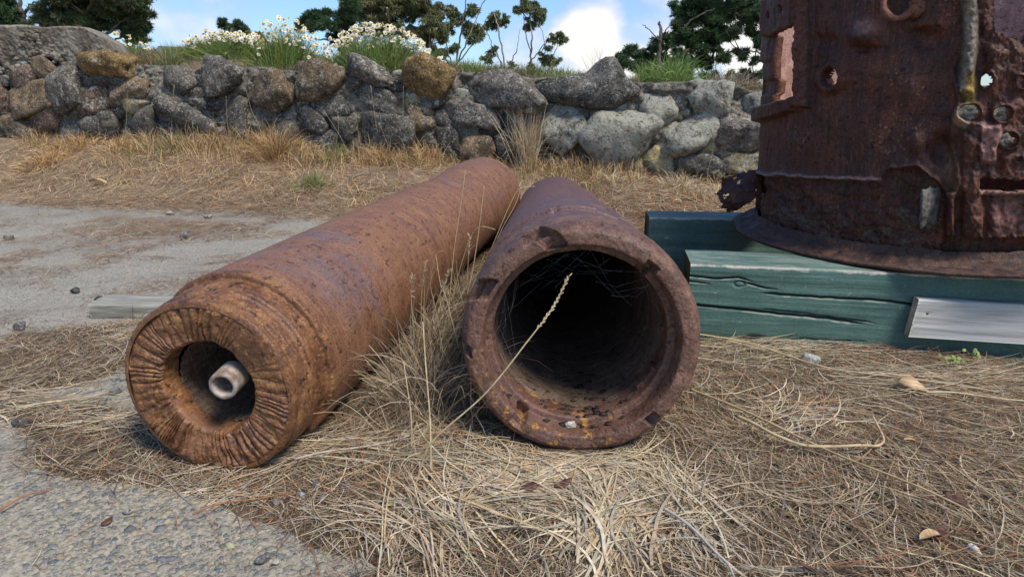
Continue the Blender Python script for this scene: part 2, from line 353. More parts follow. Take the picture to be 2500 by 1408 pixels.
def build_litter_bed():
    k = NT('litter_soil', 0.95, 0.1); o = k.obj()
    g = k.noise(o, 120, 6, 0.75); h = k.noise(o, 9, 6, 0.6)
    c = k.mix(0.5, k.ramp(g, [(0.36, (0.025, 0.017, 0.011)), (0.5, (0.09, 0.062, 0.038)), (0.62, (0.34, 0.26, 0.17))]), k.ramp(h, [(0.35, (0.06, 0.042, 0.028)), (0.65, (0.17, 0.12, 0.08))]))
    mt = k.done(c, None, k.bump(g, 0.8, 0.006))
    xs = np.linspace(-3.2, 3.4, 300); ys = 0.55+(np.linspace(0, 1, 230)**1.5)*3.6
    X, Y = np.meshgrid(xs, ys, indexing='ij'); Z = mat_z(X, Y)
    fq = grid_faces(*X.shape); keep = (Z.reshape(-1)[fq] > -0.004).any(1) & ((Y.reshape(-1)[fq].mean(1) < 2.5) | (X.reshape(-1)[fq].mean(1) > -0.4))
    ob('litter_soil', meshdata('litter_soil', v3(X, Y, Z).reshape(-1, 3), fq[keep], [mt], True), kind='stuff')
build_litter_bed()

# ------------------------------------------------------------------ strands
PAL = np.array([(0.44, 0.335, 0.20), (0.54, 0.44, 0.285), (0.36, 0.265, 0.155), (0.25, 0.18, 0.11), (0.58, 0.50, 0.36), (0.17, 0.118, 0.075), (0.38, 0.34, 0.27), (0.12, 0.085, 0.058)])
RED = np.array([(0.33, 0.15, 0.07), (0.40, 0.19, 0.09), (0.26, 0.12, 0.06)])
GRN = np.array([(0.10, 0.17, 0.04), (0.15, 0.22, 0.06), (0.20, 0.24, 0.08), (0.08, 0.12, 0.035)])
def pal(n, P, w=None, r=rng): return P[r.choice(len(P), n, p=w)]*r.uniform(0.7, 1.25, (n, 1))*r.uniform(0.94, 1.06, (n, 3))
def strands(base, d0, L, w, nseg, bend, col, droop=None, up=None, r=rng, twist=0.0):
    """ribbons: base (n,3), start direction, length, width, random curvature; returns V,F,C"""
    n = len(base); d = d0/(np.linalg.norm(d0, axis=1)[:, None]+1e-9); P = [base]; D = []
    ax = r.normal(size=(n, 3)); ax /= np.linalg.norm(ax, axis=1)[:, None]
    if up is not None: ax = ax*(1-up)+np.array([0, 0, 1.])*up*np.sign(r.normal(size=(n, 1)))
    step = (L/nseg)[:, None]
    for k in range(nseg):
        D.append(d); P.append(P[-1]+d*step)
        d = d+np.cross(ax, d)*(bend/nseg)[:, None]+r.normal(size=(n, 3))*0.05
        if droop is not None: d[:, 2] -= droop/nseg*(k+1)/nseg*2
        d /= np.linalg.norm(d, axis=1)[:, None]
    D.append(d); P = np.stack(P, 1); D = np.stack(D, 1)
    cross = r.normal(size=(n, 1, 3)); cross = np.cross(D, np.broadcast_to(cross, D.shape)); cross /= np.linalg.norm(cross, axis=2)[..., None]+1e-9
    prof = np.interp(np.linspace(0, 1, nseg+1), [0, 0.2, 0.7, 1], [0.7, 1, 0.8, 0.15])
    W2 = 0.5*w[:, None, None]*prof[None, :, None]
    V = np.stack([P-cross*W2, P+cross*W2], 2).reshape(-1, 3)
    b = (np.arange(n)*(nseg+1)*2)[:, None]; k = np.arange(nseg)[None, :]*2
    Q = np.stack([b+k, b+k+1, b+k+3, b+k+2], -1).reshape(-1, 4)
    C = np.repeat(col, (nseg+1)*2, axis=0); return V, [Q], C
def lying(x, y, L, w, nseg, bend, col, lift=0.012, r=rng, zf=mat_z, yaw=None, tilt=0.07, flat=0.6, hug=0.22, hollow=True):
    n = len(x); a = r.uniform(0, 2*np.pi, n) if yaw is None else yaw
    z0 = zf(x, y)+r.uniform(0.001, lift, n)*(press(x, y) if zf is mat_z else 1)
    tz = r.normal(0, tilt, n)
    V, Q, C = strands(v3(x-np.cos(a)*L/2, y-np.sin(a)*L/2, z0), v3(np.cos(a), np.sin(a), tz), L, w, nseg, bend, col, up=0.85, r=r)
    # follow the terrain: keep the ribbon above the bed
    V = V.reshape(n, -1, 3); rel = V[:, :, 2]-z0[:, None]
    gz = zf(V[:, :, 0], V[:, :, 1]); V[:, :, 2] = gz+(z0-zf(x, y))[:, None]+np.abs(rel)*hug*(press(V[:, :, 0], V[:, :, 1]) if zf is mat_z else 1)
    if hollow:                                    # nothing lies inside the wide bore
        q = (V-np.array([0.1303, 1.1579, 0.2257])); t_ = q[:, :, 1]-0.048*0; ax = q[:, :, 0]-0.0411*t_; az = q[:, :, 2]+0.0482*t_
        ins = ((t_ > -0.015) & (np.hypot(ax, az) < 0.226)).any(1); V = V[~ins]; C = C.reshape(n, -1, 3)[~ins].reshape(-1, 3); m = len(V); k_ = V.shape[1]
        Q = [np.concatenate([(Q[0].reshape(n, -1, 4)[0])[None]+(np.arange(m)*k_)[:, None, None]]).reshape(-1, 4)]
    return V.reshape(-1, 3), Q, C
def scatter(n, x0, x1, y0, y1, dens, r=rng, power=1.0):
    out = []; tot = 0
    while tot < n:
        y = y0+(y1-y0)*r.uniform(0, 1, n*2)**power; x = r.uniform(x0, x1, n*2)*(1 if not power else 1)
        k = r.uniform(0, 1, n*2) < dens(x, y); out.append(np.stack([x[k], y[k]], 1)); tot += k.sum()
    return np.concatenate(out)[:n].T

# ------------------------------------------------------------------ barrels
def lathe(prof, nA, disp=None, a0=0.0, a1=2*np.pi):
    prof = np.asarray(prof, float); A = np.linspace(a0, a1, nA, endpoint=False)
    s = np.broadcast_to(prof[None, :, 0], (nA, len(prof))).copy(); r = np.broadcast_to(prof[None, :, 1], (nA, len(prof))).copy()
    AA = np.broadcast_to(A[:, None], s.shape)
    if disp is not None:
        ds, dr = disp(AA, s, r); s = s+ds; r = r+dr
    return v3(np.cos(AA)*r, s, np.sin(AA)*r).reshape(-1, 3), grid_faces(nA, len(prof), True)
def resample(pts, step):
    pts = np.asarray(pts, float); out = [pts[0]]
    for a, b in zip(pts[:-1], pts[1:]):
        n = max(1, int(np.ceil(np.linalg.norm(b-a)/step)))
        for k in range(1, n+1): out.append(a+(b-a)*k/n)
    return np.array(out)
def axis_empty(name, label, cat, C, h, t):
    a = Vector((math.sin(h)*math.cos(t), math.cos(h)*math.cos(t), math.sin(t))); u = Vector((math.cos(h), -math.sin(h), 0)); v = u.cross(a)
    e = thing(name, label, cat); M = Matrix((u, a, v)).transposed().to_4x4(); M.translation = Vector(C); e.matrix_world = M; return e
def ang(d): return math.radians(d)
def adist(A, a): return (A-a+np.pi) % (2*np.pi)-np.pi

LB = axis_empty('gun_barrel', 'long orange-brown rusty gun barrel with ridged burnt end and small bore, lying on the left', 'gun barrel', (-0.5455, 1.0795, 0.168), 0.182, 0.0257)
def left_barrel():
    def fdisp(A, s, r):
        t = (r-0.086)/(0.158-0.086)
        w = A+0.12*(t-0.5)*np.sin(A*1.0+0.6)
        nz1 = vn(v3(w*3.2, 0*w, 0*w+1), 3)
        ph = w*58+13*nz1+2.6*vn(v3(w*8, t*1.6, 0*w), 5)+1.3*vn(v3(w*23, t*3, 0*w), 15)
        rid = np.abs(np.sin(ph/2))**0.75*2-1
        amp = np.clip(0.45+0.9*vn(v3(np.cos(A)*3.4, np.sin(A)*3.4, t*1.6), 7), 0, 1.1)
        sm = np.exp(-(adist(A, ang(42))/0.42)**4)
        low = np.exp(-(adist(A, ang(270))/0.9)**4)
        amp = (0.35+0.65*amp)*(1-0.92*sm)*ss(0.0, 0.12, t)*(1-ss(0.9, 1.0, t)*0.9)*(1+0.2*low)
        g = v3(np.cos(A)*r*60, np.sin(A)*r*60, 0*A)
        ds = -0.0042*rid*amp+0.003*fbm(g*0.5, 4, 12)*(1-0.5*sm)+0.002*low*fbm(g, 3, 4)
        # torn, uneven bore lip: bite at upper right where the little pipe pokes out
        bite = np.exp(-(adist(A, ang(155))/0.5)**2)*0.010
        dr = np.where(t < 0.35, (0.0025*fbm(v3(A*3, 0*A, 0*A), 4, 8)+bite)*(1-t/0.35), 0)
        return ds+0.004*np.exp(-(adist(A, ang(150))/0.8)**2)*t, dr
    face = resample([(0.05, 0.0845), (0.02, 0.086), (0.012, 0.0875), (0.008, 0.092), (0.004, 0.11), (0.001, 0.135), (0.0, 0.150), (0.001, 0.158)], 0.0021)
    V, Q = lathe(face, 1000, fdisp); ob('burnt_end_face', meshdata('burnt_end_face', V, Q, [RUST_LF], True), LB, label='end face with radial torch-cut ridges and yellow lichen')
    def rdisp(A, s, r):
        g = v3(np.cos(A)*r*30, np.sin(A)*r*30, s*12)
        edge = ss(0.100, 0.112, s)*(1-ss(0.112, 0.122, s))
        return 0*A, 0.0004*fbm(g, 4, 2)-edge*0.003*np.abs(fbm(v3(np.cos(A)*14, np.sin(A)*14, s*30), 4, 6))
    ring = resample([(0.0, 0.1565), (0.001, 0.163), (0.004, 0.167), (0.016, 0.168), (0.021, 0.1625), (0.027, 0.1630), (0.032, 0.1705), (0.046, 0.1725), (0.050, 0.1685), (0.056, 0.1690), (0.060, 0.1725), (0.066, 0.1725), (0.070, 0.1690), (0.074, 0.1725), (0.086, 0.1745), (0.090, 0.1705), (0.096, 0.1715), (0.106, 0.1740), (0.1125, 0.1760), (0.1135, 0.184), (0.116, 0.187), (0.130, 0.1872)], 0.0022)
    V, Q = lathe(ring, 500, rdisp); ob('end_ring', meshdata('end_ring', V, Q, [RUST_LF], True), LB)
    def bdisp(A, s, r): return 0*A, 0.0006*fbm(v3(np.cos(A)*3, np.sin(A)*3, s*5), 3, 2)
    body = resample([(0.128, 0.1872), (0.5, 0.187), (1.1, 0.184), (1.55, 0.178), (1.72, 0.177), (1.86, 0.185), (1.95, 0.189), (2.12, 0.189), (2.25, 0.183), (2.28, 0.17), (2.282, 0.05)], 0.03)
    V, Q = lathe(body, 260, bdisp); ob('barrel_body', meshdata('barrel_body', V, Q, [RUST_L], True), LB)
    def odisp(A, s, r): return 0*A, 0.0012*np.sin(A*36)*(s > 0.03)+0.001*fbm(v3(A*6, s*8, 0*A), 3, 1)
    bore = resample([(1.3, 0.02), (1.3, 0.083), (0.052, 0.0846), (0.045, 0.0848)], 0.02)
    V, Q = lathe(bore, 360, odisp); ob('bore', meshdata('bore', V, Q, [RUST_BORE], True), LB)
left_barrel()
# small pipe resting in the left bore
def small_pipe():
    mt = simple('chalky_pipe', (0.20, 0.13, 0.09), (0.42, 0.37, 0.31), 60, 0.85, 0.6, 0.002)
    pr = resample([(0.06, 0.0155), (0.006, 0.0175), (0.0, 0.0195), (0.0015, 0.0255), (0.008, 0.0258), (0.050, 0.0262), (0.050, 0.012)], 0.004)
    V, Q = lathe(pr, 64, lambda A, s, r: (0*A, 0.0005*fbm(v3(np.cos(A)*4, np.sin(A)*4, s*80), 3, 2)))
    e = thing('small_pipe', 'short pale pipe stub poking out of the bore of the left barrel', 'pipe')
    ob('pipe_wall', meshdata('pipe_wall', V, Q, [mt], True), e)
    V, Q = tube([(0, 0.045, 0), (0, 0.046, 0)], 0.0165, 20); ob('plug', meshdata('plug', V, Q, [simple('pale_dust', (0.3, 0.3, 0.28), (0.5, 0.49, 0.46), 200)]), e)
    M = LB.matrix_world @ Matrix.Translation((0.040, -0.012, 0.016)) @ Matrix.Rotation(0.10, 4, 'Z') @ Matrix.Rotation(0.06, 4, 'X'); e.matrix_world = M
small_pipe()

RB = axis_empty('gun_barrel', 'thick-walled rusty gun barrel with wide dark bore and notched rim, in the centre', 'gun barrel', (0.1303, 1.1579, 0.2257), 0.0411, -0.0482)
def right_barrel():
    def win(A, a, hw, soft=0.25): return 1-ss(hw*(1-soft), hw*(1+soft), np.abs(adist(A, a)))
    def cdisp(A, s, r):
        ds = 0*A; dr = 0*A; face = ss(0.2, 0.2001, r*0+1)
        out = ss(0.196, 0.206, r)                     # face + chamfer zone
        q = (r-0.187)/0.043+s/0.06                      # 0 at the bore lip, about 1.6 on the outer shoulder
        def slot(a0, slope, hw, q0, q1, depth, soft=0.18, sh=0.9):
            nonlocal ds, dr
            m = ss(0.1855, 0.188, r)*win(A, a0+slope*q, hw, soft)*ss(q0-0.05, q0+0.05, q)*(1-ss(q1-0.1, q1+0.1, q)); ds = ds+m*depth*(1-0.5*ss(0.8, 1.3, q)); dr = dr-m*depth*sh*ss(0.5, 1.0, q)
        slot(ang(104), ang(6.5), 0.10, 0.02, 1.9, 0.021, 0.12)
        slot(ang(147), ang(6), 0.095, 0.25, 1.35, 0.024, 0.25)
        slot(ang(189), ang(-6), 0.055, 0.55, 2.0, 0.016)
        slot(ang(313), ang(1), 0.06, 0.2, 1.25, 0.026, 0.12, 1.2)
        m = win(A, ang(326), 0.17, 0.06)*ss(0.7, 0.9, q); dr = dr-0.006*m
        m = win(A, ang(2), 0.03, 0.3)*ss(1.0, 1.2, q)*(1-ss(0.1, 0.12, s)); dr = dr-0.005*m
        # keyway cut through the counterbore lip at lower left, and a round bite at upper right
        m = win(A, ang(233), 0.07, 0.15)*(1-ss(0.206, 0.210, r))*(1-ss(0.06, 0.07, s))*ss(0.178, 0.183, r); dr = dr+0.016*m*ss(0, 0.01, s); ds = ds+0.014*m
        m = win(A, ang(50), 0.065, 0.25)*(1-ss(0.197, 0.201, r)); dr = dr+0.015*m*(1-ss(0.07, 0.09, s)); ds = ds+0.007*m
        g = v3(np.cos(A)*r*45, np.sin(A)*r*45, s*45)
        return ds+0.0011*fbm(g, 4, 5), dr+0.0011*fbm(g+9, 4, 6)
    rim = resample([(0.11, 0.1695), (0.058, 0.170), (0.052, 0.1712), (0.0505, 0.174), (0.049, 0.1835), (0.020, 0.1845), (0.008, 0.1865), (0.002, 0.189), (0.0008, 0.193), (0.0, 0.203), (0.0008, 0.211), (0.004, 0.2165), (0.012, 0.2225), (0.022, 0.2265), (0.036, 0.2293), (0.055, 0.2303), (0.13, 0.2300), (0.165, 0.2292), (0.172, 0.2268), (0.182, 0.2242), (0.2, 0.2235)], 0.0024)
    V, Q = lathe(rim, 760, cdisp); ob('muzzle_rim', meshdata('muzzle_rim', V, Q, [RUST_RF], True), RB, label='thick rounded rim with cut slots and yellow lichen')
    def bdisp(A, s, r):
        m = (1-ss(0.11, 0.13, np.abs(adist(A, ang(70)))))*(ss(0.325, 0.33, s))*(1-ss(0.45, 0.46, s))
        m2 = (1-ss(0.03, 0.035, np.abs(adist(A+(s-0.3)*0.8, ang(103)))))*(ss(0.27, 0.28, s))*(1-ss(0.34, 0.35, s))
        return 0*A, 0.0006*fbm(v3(np.cos(A)*3, np.sin(A)*3, s*5), 3, 2)-0.006*m-0.006*m2
    body = resample([(0.199, 0.2222), (0.28, 0.2200), (0.322, 0.2180), (0.328, 0.2165), (0.331, 0.2265), (0.334, 0.2278), (0.36, 0.2275), (0.5, 0.2255)], 0.005)
    body = np.concatenate([body, resample([(0.5, 0.2255), (1.2, 0.2085), (1.9, 0.193), (2.12, 0.190), (2.14, 0.18), (2.142, 0.05)], 0.04)[1:]])
    V, Q = lathe(body, 420, bdisp); ob('barrel_body', meshdata('barrel_body', V, Q, [RUST_R], True), RB)
    def odisp(A, s, r): return 0*A, 0.0015*fbm(v3(np.cos(A)*5, np.sin(A)*5, s*7), 4, 1)
    bore = resample([(1.9, 0.02), (1.9, 0.150), (0.105, 0.1693), (0.10, 0.1694)], 0.03)
    V, Q = lathe(bore, 300, odisp); ob('bore', meshdata('bore', V, Q, [RUST_BORE], True), RB)
right_barrel()
def in_barrel(B, lx, ly, lz): return np.array(B.matrix_world @ Vector((lx, ly, lz)))

# ------------------------------------------------------------------ stone wall
WALL = thing('stone_wall', 'low retaining wall of rounded dark lichen-spotted boulders set in rough mortar behind the barrels', 'stone wall', (0, WA, 0.2))
def wall_pt(px, py, off=0.0):
    d = ray(px, py); # intersect y = WA+WB*x + off*NRM - slight batter
    t = (WA+off*NRM)/(d[1]-WB*d[0]); return np.array([0, 0, CH])+d*t
def m_stone():
    k = NT('boulder', 0.92, 0.2); o = k.obj()
    oi = k.n.new('ShaderNodeObjectInfo'); vm = k.n.new('ShaderNodeVectorMath'); vm.operation = 'MULTIPLY_ADD'
    cb = k.n.new('ShaderNodeCombineXYZ')
    for i in range(3): k.l.new(oi.outputs['Random'], cb.inputs[i])
    k.l.new(cb.outputs[0], vm.inputs[0]); vm.inputs[1].default_value = (37, 19, 53); k.l.new(o, vm.inputs[2]); p = vm.outputs[0]
    f = k.noise(p, 9, 7, 0.65); g = k.noise(p, 55, 6, 0.7); hgt = k.noise(p, 24, 5, 0.6)
    c = k.mix(1, oi.outputs['Color'], k.ramp(f, [(0.32, (0.35, 0.34, 0.33)), (0.5, (0.85, 0.83, 0.8)), (0.68, (1.5, 1.42, 1.3))]), 'MULTIPLY')
    c = k.mix(0.6, c, k.mix(1, c, k.ramp(g, [(0.36, (0.22, 0.22, 0.22)), (0.64, (1.8, 1.76, 1.66))]), 'MULTIPLY'))
    a = oi.outputs['Alpha']
    # pale crustose lichen: blotches and fine freckles
    l1 = k.noise(p, 20, 7, 0.75); l2 = k.noise(p, 70, 4, 0.7); l3 = k.noise(p, 7.5, 6, 0.7)
    c = k.mix(k.math('MULTIPLY', k.rng(k.math('ADD', k.math('MULTIPLY', l1, 0.6), k.math('MULTIPLY', a, 0.12)), 0.37, 0.43), 0.8), c, (0.40, 0.39, 0.32))
    c = k.mix(k.math('MULTIPLY', k.rng(l2, 0.585, 0.63), 0.8), c, (0.50, 0.48, 0.41))
    c = k.mix(k.rng(k.math('ADD', l3, k.math('MULTIPLY', a, 0.05)), 0.66, 0.685, 0, 0.8), c, (0.42, 0.43, 0.35))
    c = k.mix(k.rng(k.noise(k.map(p, (1, 1, 1), loc=(5, 8, 2)), 13, 5, 0.7), 0.69, 0.71, 0, 0.85), c, (0.45, 0.19, 0.02))
    c = k.mix(k.rng(k.noise(k.map(p, (1, 1, 1), loc=(1, 3, 9)), 8, 6, 0.7), 0.60, 0.70, 0, 0.55), c, (0.14, 0.10, 0.05))
    n = k.bump(hgt, 0.8, 0.03); n = k.bump(g, 0.9, 0.012, n)
    return k.done(c, None, n)
STONE = m_stone()
TONE = {'G': (0.115, 0.112, 0.108), 'D': (0.075, 0.073, 0.073), 'B': (0.165, 0.128, 0.088), 'R': (0.135, 0.10, 0.085), 'O': (0.20, 0.14, 0.06), 'L': (0.19, 0.185, 0.155), 'P': (0.15, 0.14, 0.135), 'Y': (0.33, 0.29, 0.16), 'T': (0.27, 0.205, 0.13), 'U': (0.155, 0.16, 0.155)}
ST = [(69,193,74,50,0,'R'),(121,172,70,42,-20,'B'),(205,157,26,30,0,'R'),(273,167,125,60,-3,'O'),(167,216,85,98,0,'P'),(89,242,112,56,12,'B'),(229,245,92,56,8,'R'),(322,222,98,50,12,'B'),(10,245,55,74,0,'R'),
(345,252,84,38,4,'Y'),(307,274,66,30,0,'D'),(132,292,82,60,0,'R'),(49,306,92,56,0,'B'),(189,320,72,54,0,'U'),(256,300,92,66,0,'G'),(362,306,72,76,0,'G'),(12,192,42,34,0,'G'),(283,194,86,26,-6,'G'),
(445,202,74,62,0,'G'),(550,190,104,84,0,'P'),(465,284,152,56,-22,'G'),(524,252,66,38,0,'D'),(590,292,68,92,0,'G'),(500,343,80,44,-12,'P'),(666,222,124,92,34,'B'),(776,203,118,92,-14,'B'),(903,186,112,74,-12,'P'),
(858,206,54,38,0,'G'),(1037,191,118,98,-22,'O'),(809,257,84,52,0,'G'),(927,254,108,64,-5,'G'),(755,291,92,52,-35,'G'),(962,208,50,36,0,'D'),(1003,249,48,44,0,'Y'),(839,308,102,72,0,'G'),(1024,291,82,76,0,'B'),
(943,345,150,122,-10,'G'),(1156,281,116,54,-12,'P'),(1090,336,62,62,0,'D'),(1155,366,104,78,0,'B'),(1228,222,176,88,-8,'P'),(1096,392,76,50,0,'D'),(785,350,84,58,0,'G'),(1023,345,28,42,0,'R'),(1223,352,74,84,0,'G'),
(1280,298,68,64,0,'G'),(1500,331,166,158,38,'L'),(1597,266,78,74,0,'L'),(1657,334,142,112,-4,'L'),(1719,240,84,78,0,'L'),(1783,328,122,98,0,'P'),(1369,312,98,104,-40,'L'),(1697,408,118,62,0,'U'),
(1550,400,58,38,0,'Y'),(1596,391,68,66,0,'Y'),(1707,366,72,42,0,'Y'),(1802,398,104,48,0,'Y'),(1808,430,70,32,0,'L'),(1366,410,94,64,0,'G'),(1347,366,60,44,0,'G'),(1464,270,50,34,0,'D'),(1505,258,66,34,0,'L'),
(1418,283,62,42,0,'B'),(1540,442,176,56,0,'T'),(1716,286,64,52,0,'L'),(1750,258,38,46,0,'L'),(1846,262,70,60,0,'L'),(1850,340,60,90,0,'G'),(1440,395,54,42,0,'D'),(1230,420,90,50,0,'D'),(230,352,60,34,0,'G'),
(418,330,72,52,0,'G'),(558,348,66,44,0,'G'),(690,330,86,60,0,'G'),(640,370,70,40,0,'G'),(620,352,50,40,0,'D'),(720,375,70,40,0,'G'),(1295,360,70,60,0,'G'),(1060,248,70,40,10,'G'),(1110,235,60,34,0,'L'),(705,300,60,46,0,'G'),
(390,232,60,40,-10,'P'),(405,262,66,30,5,'P'),(860,350,60,50,0,'G'),(480,235,60,34,0,'G'),(1080,290,50,50,0,'G'),(885,235,44,26,0,'G'),(735,245,50,40,0,'G'),(1190,320,60,36,10,'G'),(1850,410,60,70,0,'Y'),(1900,300,80,90,0,'G'),(1930,400,90,70,0,'L'),(-60,250,90,70,0,'B'),(-60,180,90,60,0,'G'),(-70,310,100,50,0,'P'),(2010,300,110,90,0,'G'),(2100,400,110,80,0,'L'),(2150,290,120,100,0,'P'),(1990,230,100,60,0,'G')]
VIEWN = np.array([-WB, -1, 0])/NRM; WT = np.array([1, WB, 0])/NRM     # towards the viewer, along the wall
R_W = np.stack([WT, -VIEWN, np.array([0, 0, 1.])], 1)
def build_wall():
    used = []; r = np.random.default_rng(5)
    def put(px, py, w, h, rot, tone, sub, small=False):
        depth = 0.06 if not small else 0.10
        C = wall_pt(px, py, depth*0.6)
        sc = np.linalg.norm((C-np.array([0, 0, CH])))/F*1.02
        hw = w/2*sc; hh = h/2*sc; dp = min(0.24, 0.55*(hw+hh)) if not small else 0.6*(hw+hh)
        seed = int(px*7+py*13) % 99991
        V, Fc = rock(sub, seed, hw*1.04, dp, hh*1.04, facets=9 if not small else 7, rough=0.10, soft=16, fine=0.03)
        a = math.radians(-rot)*-1; ca, sa = math.cos(a), math.sin(a)
        V = V@np.array([[ca, 0, sa], [0, 1, 0], [-sa, 0, ca]])
        V = V@R_W.T
        o = ob('stone', meshdata('stone', V, Fc, [STONE], True), WALL, C-np.array(WALL.location))
        t = np.array(TONE[tone])*r.uniform(0.85, 1.2); t = t*(0.86 if tone in 'GDPLRU' else 1.0); o.color = (t[0]*1.16, t[1]*1.08, t[2]*0.98, {'L': 1.0, 'P': 0.5, 'Y': 0.7}.get(tone, r.uniform(0, 0.5)))
        used.append((px, py, w*0.5, h*0.5))
    for (px, py, w, h, rot, tn) in ST: put(px, py, w, h, rot, tn, 4 if w > 90 else 3)
    # the long saddle-backed boulder on top: its own outline
    V, Fc = ico(4); C = wall_pt(1425, 222, 0.03); sc = np.linalg.norm(C-np.array([0, 0, CH]))/F
    r1 = (1+0.07*fbm(V*2.2+4, 4, 77)+0.01*fbm(V*9, 3, 2))
    P = V*r1[:, None]*np.array([125*sc, 0.20, 36*sc])
    x = P[:, 0]/(125*sc); P[:, 2] += np.where(P[:, 2] > -0.2, 1, 1)*(42*sc)*np.exp(-((x-0.42)/0.24)**2)*ss(-20*sc, 25*sc, P[:, 2])-12*sc*np.exp(-((x-0.3)/0.6)**2)*(P[:, 2] < 0)+10*sc*ss(-0.9, 0, x)*0
    o = ob('stone', meshdata('stone', P@R_W.T, Fc, [STONE], True), WALL, C-np.array(WALL.location)); o.color = (0.125, 0.12, 0.11, 0.35); used.append((1425, 222, 125, 42))
    # rubble packing between the boulders
    k = 0; n = 0
    while n < 170 and k < 9000:
        k += 1; px = r.uniform(-40, 1900); s = r.uniform(18, 44)
        topy = np.interp(px, [0, 150, 330, 480, 700, 1000, 1200, 1500, 1650, 1850], [190, 190, 200, 205, 185, 175, 215, 235, 235, 235])
        boty = np.interp(px, [0, 600, 1000, 1400, 1900], [345, 375, 410, 440, 460]); py = r.uniform(topy, boty)
        ok = True
        for (ux, uy, uw, uh) in used:
            if ((px-ux)/(uw*0.88+s*0.33))**2+((py-uy)/(uh*0.88+s*0.28))**2 < 1: ok = False; break
        if not ok: continue
        put(px, py, s*r.uniform(0.9, 1.5), s*r.uniform(0.7, 1.0), r.uniform(-30, 30), r.choice(['G', 'L', 'Y', 'G', 'P', 'D']), 2, True); n += 1
    # mortar core behind the stones: lumpy sheet with real relief
    k = NT('rough_mortar', 0.95, 0.15); o = k.obj(); g = k.noise(o, 60, 7, 0.75); f = k.noise(o, 7, 6)
    mt = k.done(k.mix(k.rng(f, 0.4, 0.65, 0, 0.5), k.ramp(g, [(0.34, (0.09, 0.08, 0.062)), (0.5, (0.23, 0.205, 0.16)), (0.66, (0.44, 0.40, 0.32))]), (0.085, 0.08, 0.07)), None, k.bump(g, 0.9, 0.02))
    t = np.linspace(-7.5, 4.5, 900); v = np.linspace(0, 1, 84); T, V = np.meshgrid(t, v, indexing='ij')
    zb = bank_foot(T)-0.12; zt = wall_top(T)-0.01+0.03*fbm(v3(T*3, 0*T), 3, 4); Z = zb+(zt-zb)*V
    q = v3(T*9, Z*9, 0*T); off = -0.022+0.040*fbm(q, 5, 13, 0.6)+0.03*ss(0.75, 1, V)+0.012*fbm(q*5, 3, 7)
    off = np.where(V > 0.985, 0.30, off)
    base = v3(T, WA+WB*T, Z)+VIEWN*(-off)[..., None]
    ob('mortar', meshdata('mortar', base.reshape(-1, 3)-np.array(WALL.location), grid_faces(*T.shape), [mt], True), WALL)
build_wall()
def build_block():
    k = NT('weathered_concrete_block', 0.95, 0.15); o = k.obj(); g = k.noise(o, 35, 8, 0.75); f = k.noise(o, 3.5, 7, 0.6)
    c = k.ramp(f, [(0.38, (0.15, 0.122, 0.088)), (0.5, (0.235, 0.20, 0.15)), (0.62, (0.34, 0.30, 0.235))])
    c = k.mix(0.55, c, k.mix(1, c, k.ramp(g, [(0.3, (0.4, 0.4, 0.4)), (0.7, (1.6, 1.6, 1.6))]), 'MULTIPLY'))
    mt = k.done(c, None, k.bump(g, 0.8, 0.02))
    pts = [(-260, 60), (-60, 62), (60, 60), (100, 66), (160, 63), (205, 66), (232, 80), (268, 102), (300, 150)]
    bot = [(-260, 190), (-60, 185), (0, 168), (30, 182), (60, 172), (80, 160), (110, 140), (150, 152), (185, 168), (215, 150), (300, 152)]
    nx, ny = 240, 70; xs = np.linspace(-260, 296, nx); v = np.linspace(0, 1, ny); L = []
    yt = np.interp(xs, *zip(*pts)); yb = np.interp(xs, *zip(*bot))
    ft = np.array([wall_pt(x, y, -0.03) for x, y in zip(xs, yt)]); fb = np.array([wall_pt(x, y, -0.03) for x, y in zip(xs, yb)])
    P = ft[:, None]*(1-v)[None, :, None]+fb[:, None]*v[None, :, None]
    rough = 0.3+0.7*ss(0.35, 0.75, v[None, :]+0.25*fbm(v3(xs/90., 0*xs), 3, 3)[:, None]); rough = np.maximum(rough, 0.9*np.exp(-((xs[:, None]-(75+20*v[None, :]))/26.)**2))
    rough = np.maximum(rough, (1-ss(0.03, 0.12, v))[None, :])
    d = (0.004+0.012*rough)*fbm(P*14, 3, 3, 0.5)+(0.003+0.008*rough)*fbm(P*48, 3, 9, 0.6)-0.03*ss(0.8, 1.0, v)[None, :]+0*rough
    d = d-0.02*(1-ss(0, 0.05, v))[None, :]
    P = P+VIEWN*d[..., None]
    back = P[:, :1]+(-VIEWN)*np.array([0.12, 0.45, 0.8])[None, :, None]+np.array([0, 0, 1.])*(0.012*fbm(P[:, :1]*5, 3, 2))[..., None]
    back[:, 2, 2] -= 0.5
    P = np.concatenate([back[:, ::-1], P], 1)
    r = np.random.default_rng(6); Q = []
    for k in range(210):
        if k < 140: px_ = r.uniform(-60, 290); py_ = np.interp(px_, *zip(*bot))+r.normal(-6, 8)
        else: px_ = 75+r.normal(0, 14); py_ = r.uniform(75, 160)
        w_ = r.uniform(0.010, 0.028); vv, ff = rock(2, 5000+k, w_, w_*0.8, w_*r.uniform(.6, 1), 7, 0.1, 14); Q.append((vv+wall_pt(px_, py_, -0.035), ff))
    Vr, Fr, _ = join(Q)
    blk = ob('concrete_block', meshdata('concrete_block', P.reshape(-1, 3), grid_faces(nx, ny+3), [mt], True), label='rough grey-brown mass of old concrete capping the left end of the stone wall', cat='concrete block')
    ob('rubble_edge', meshdata('rubble_edge', Vr, Fr, [mt], True), blk, kind='stuff')
build_block()

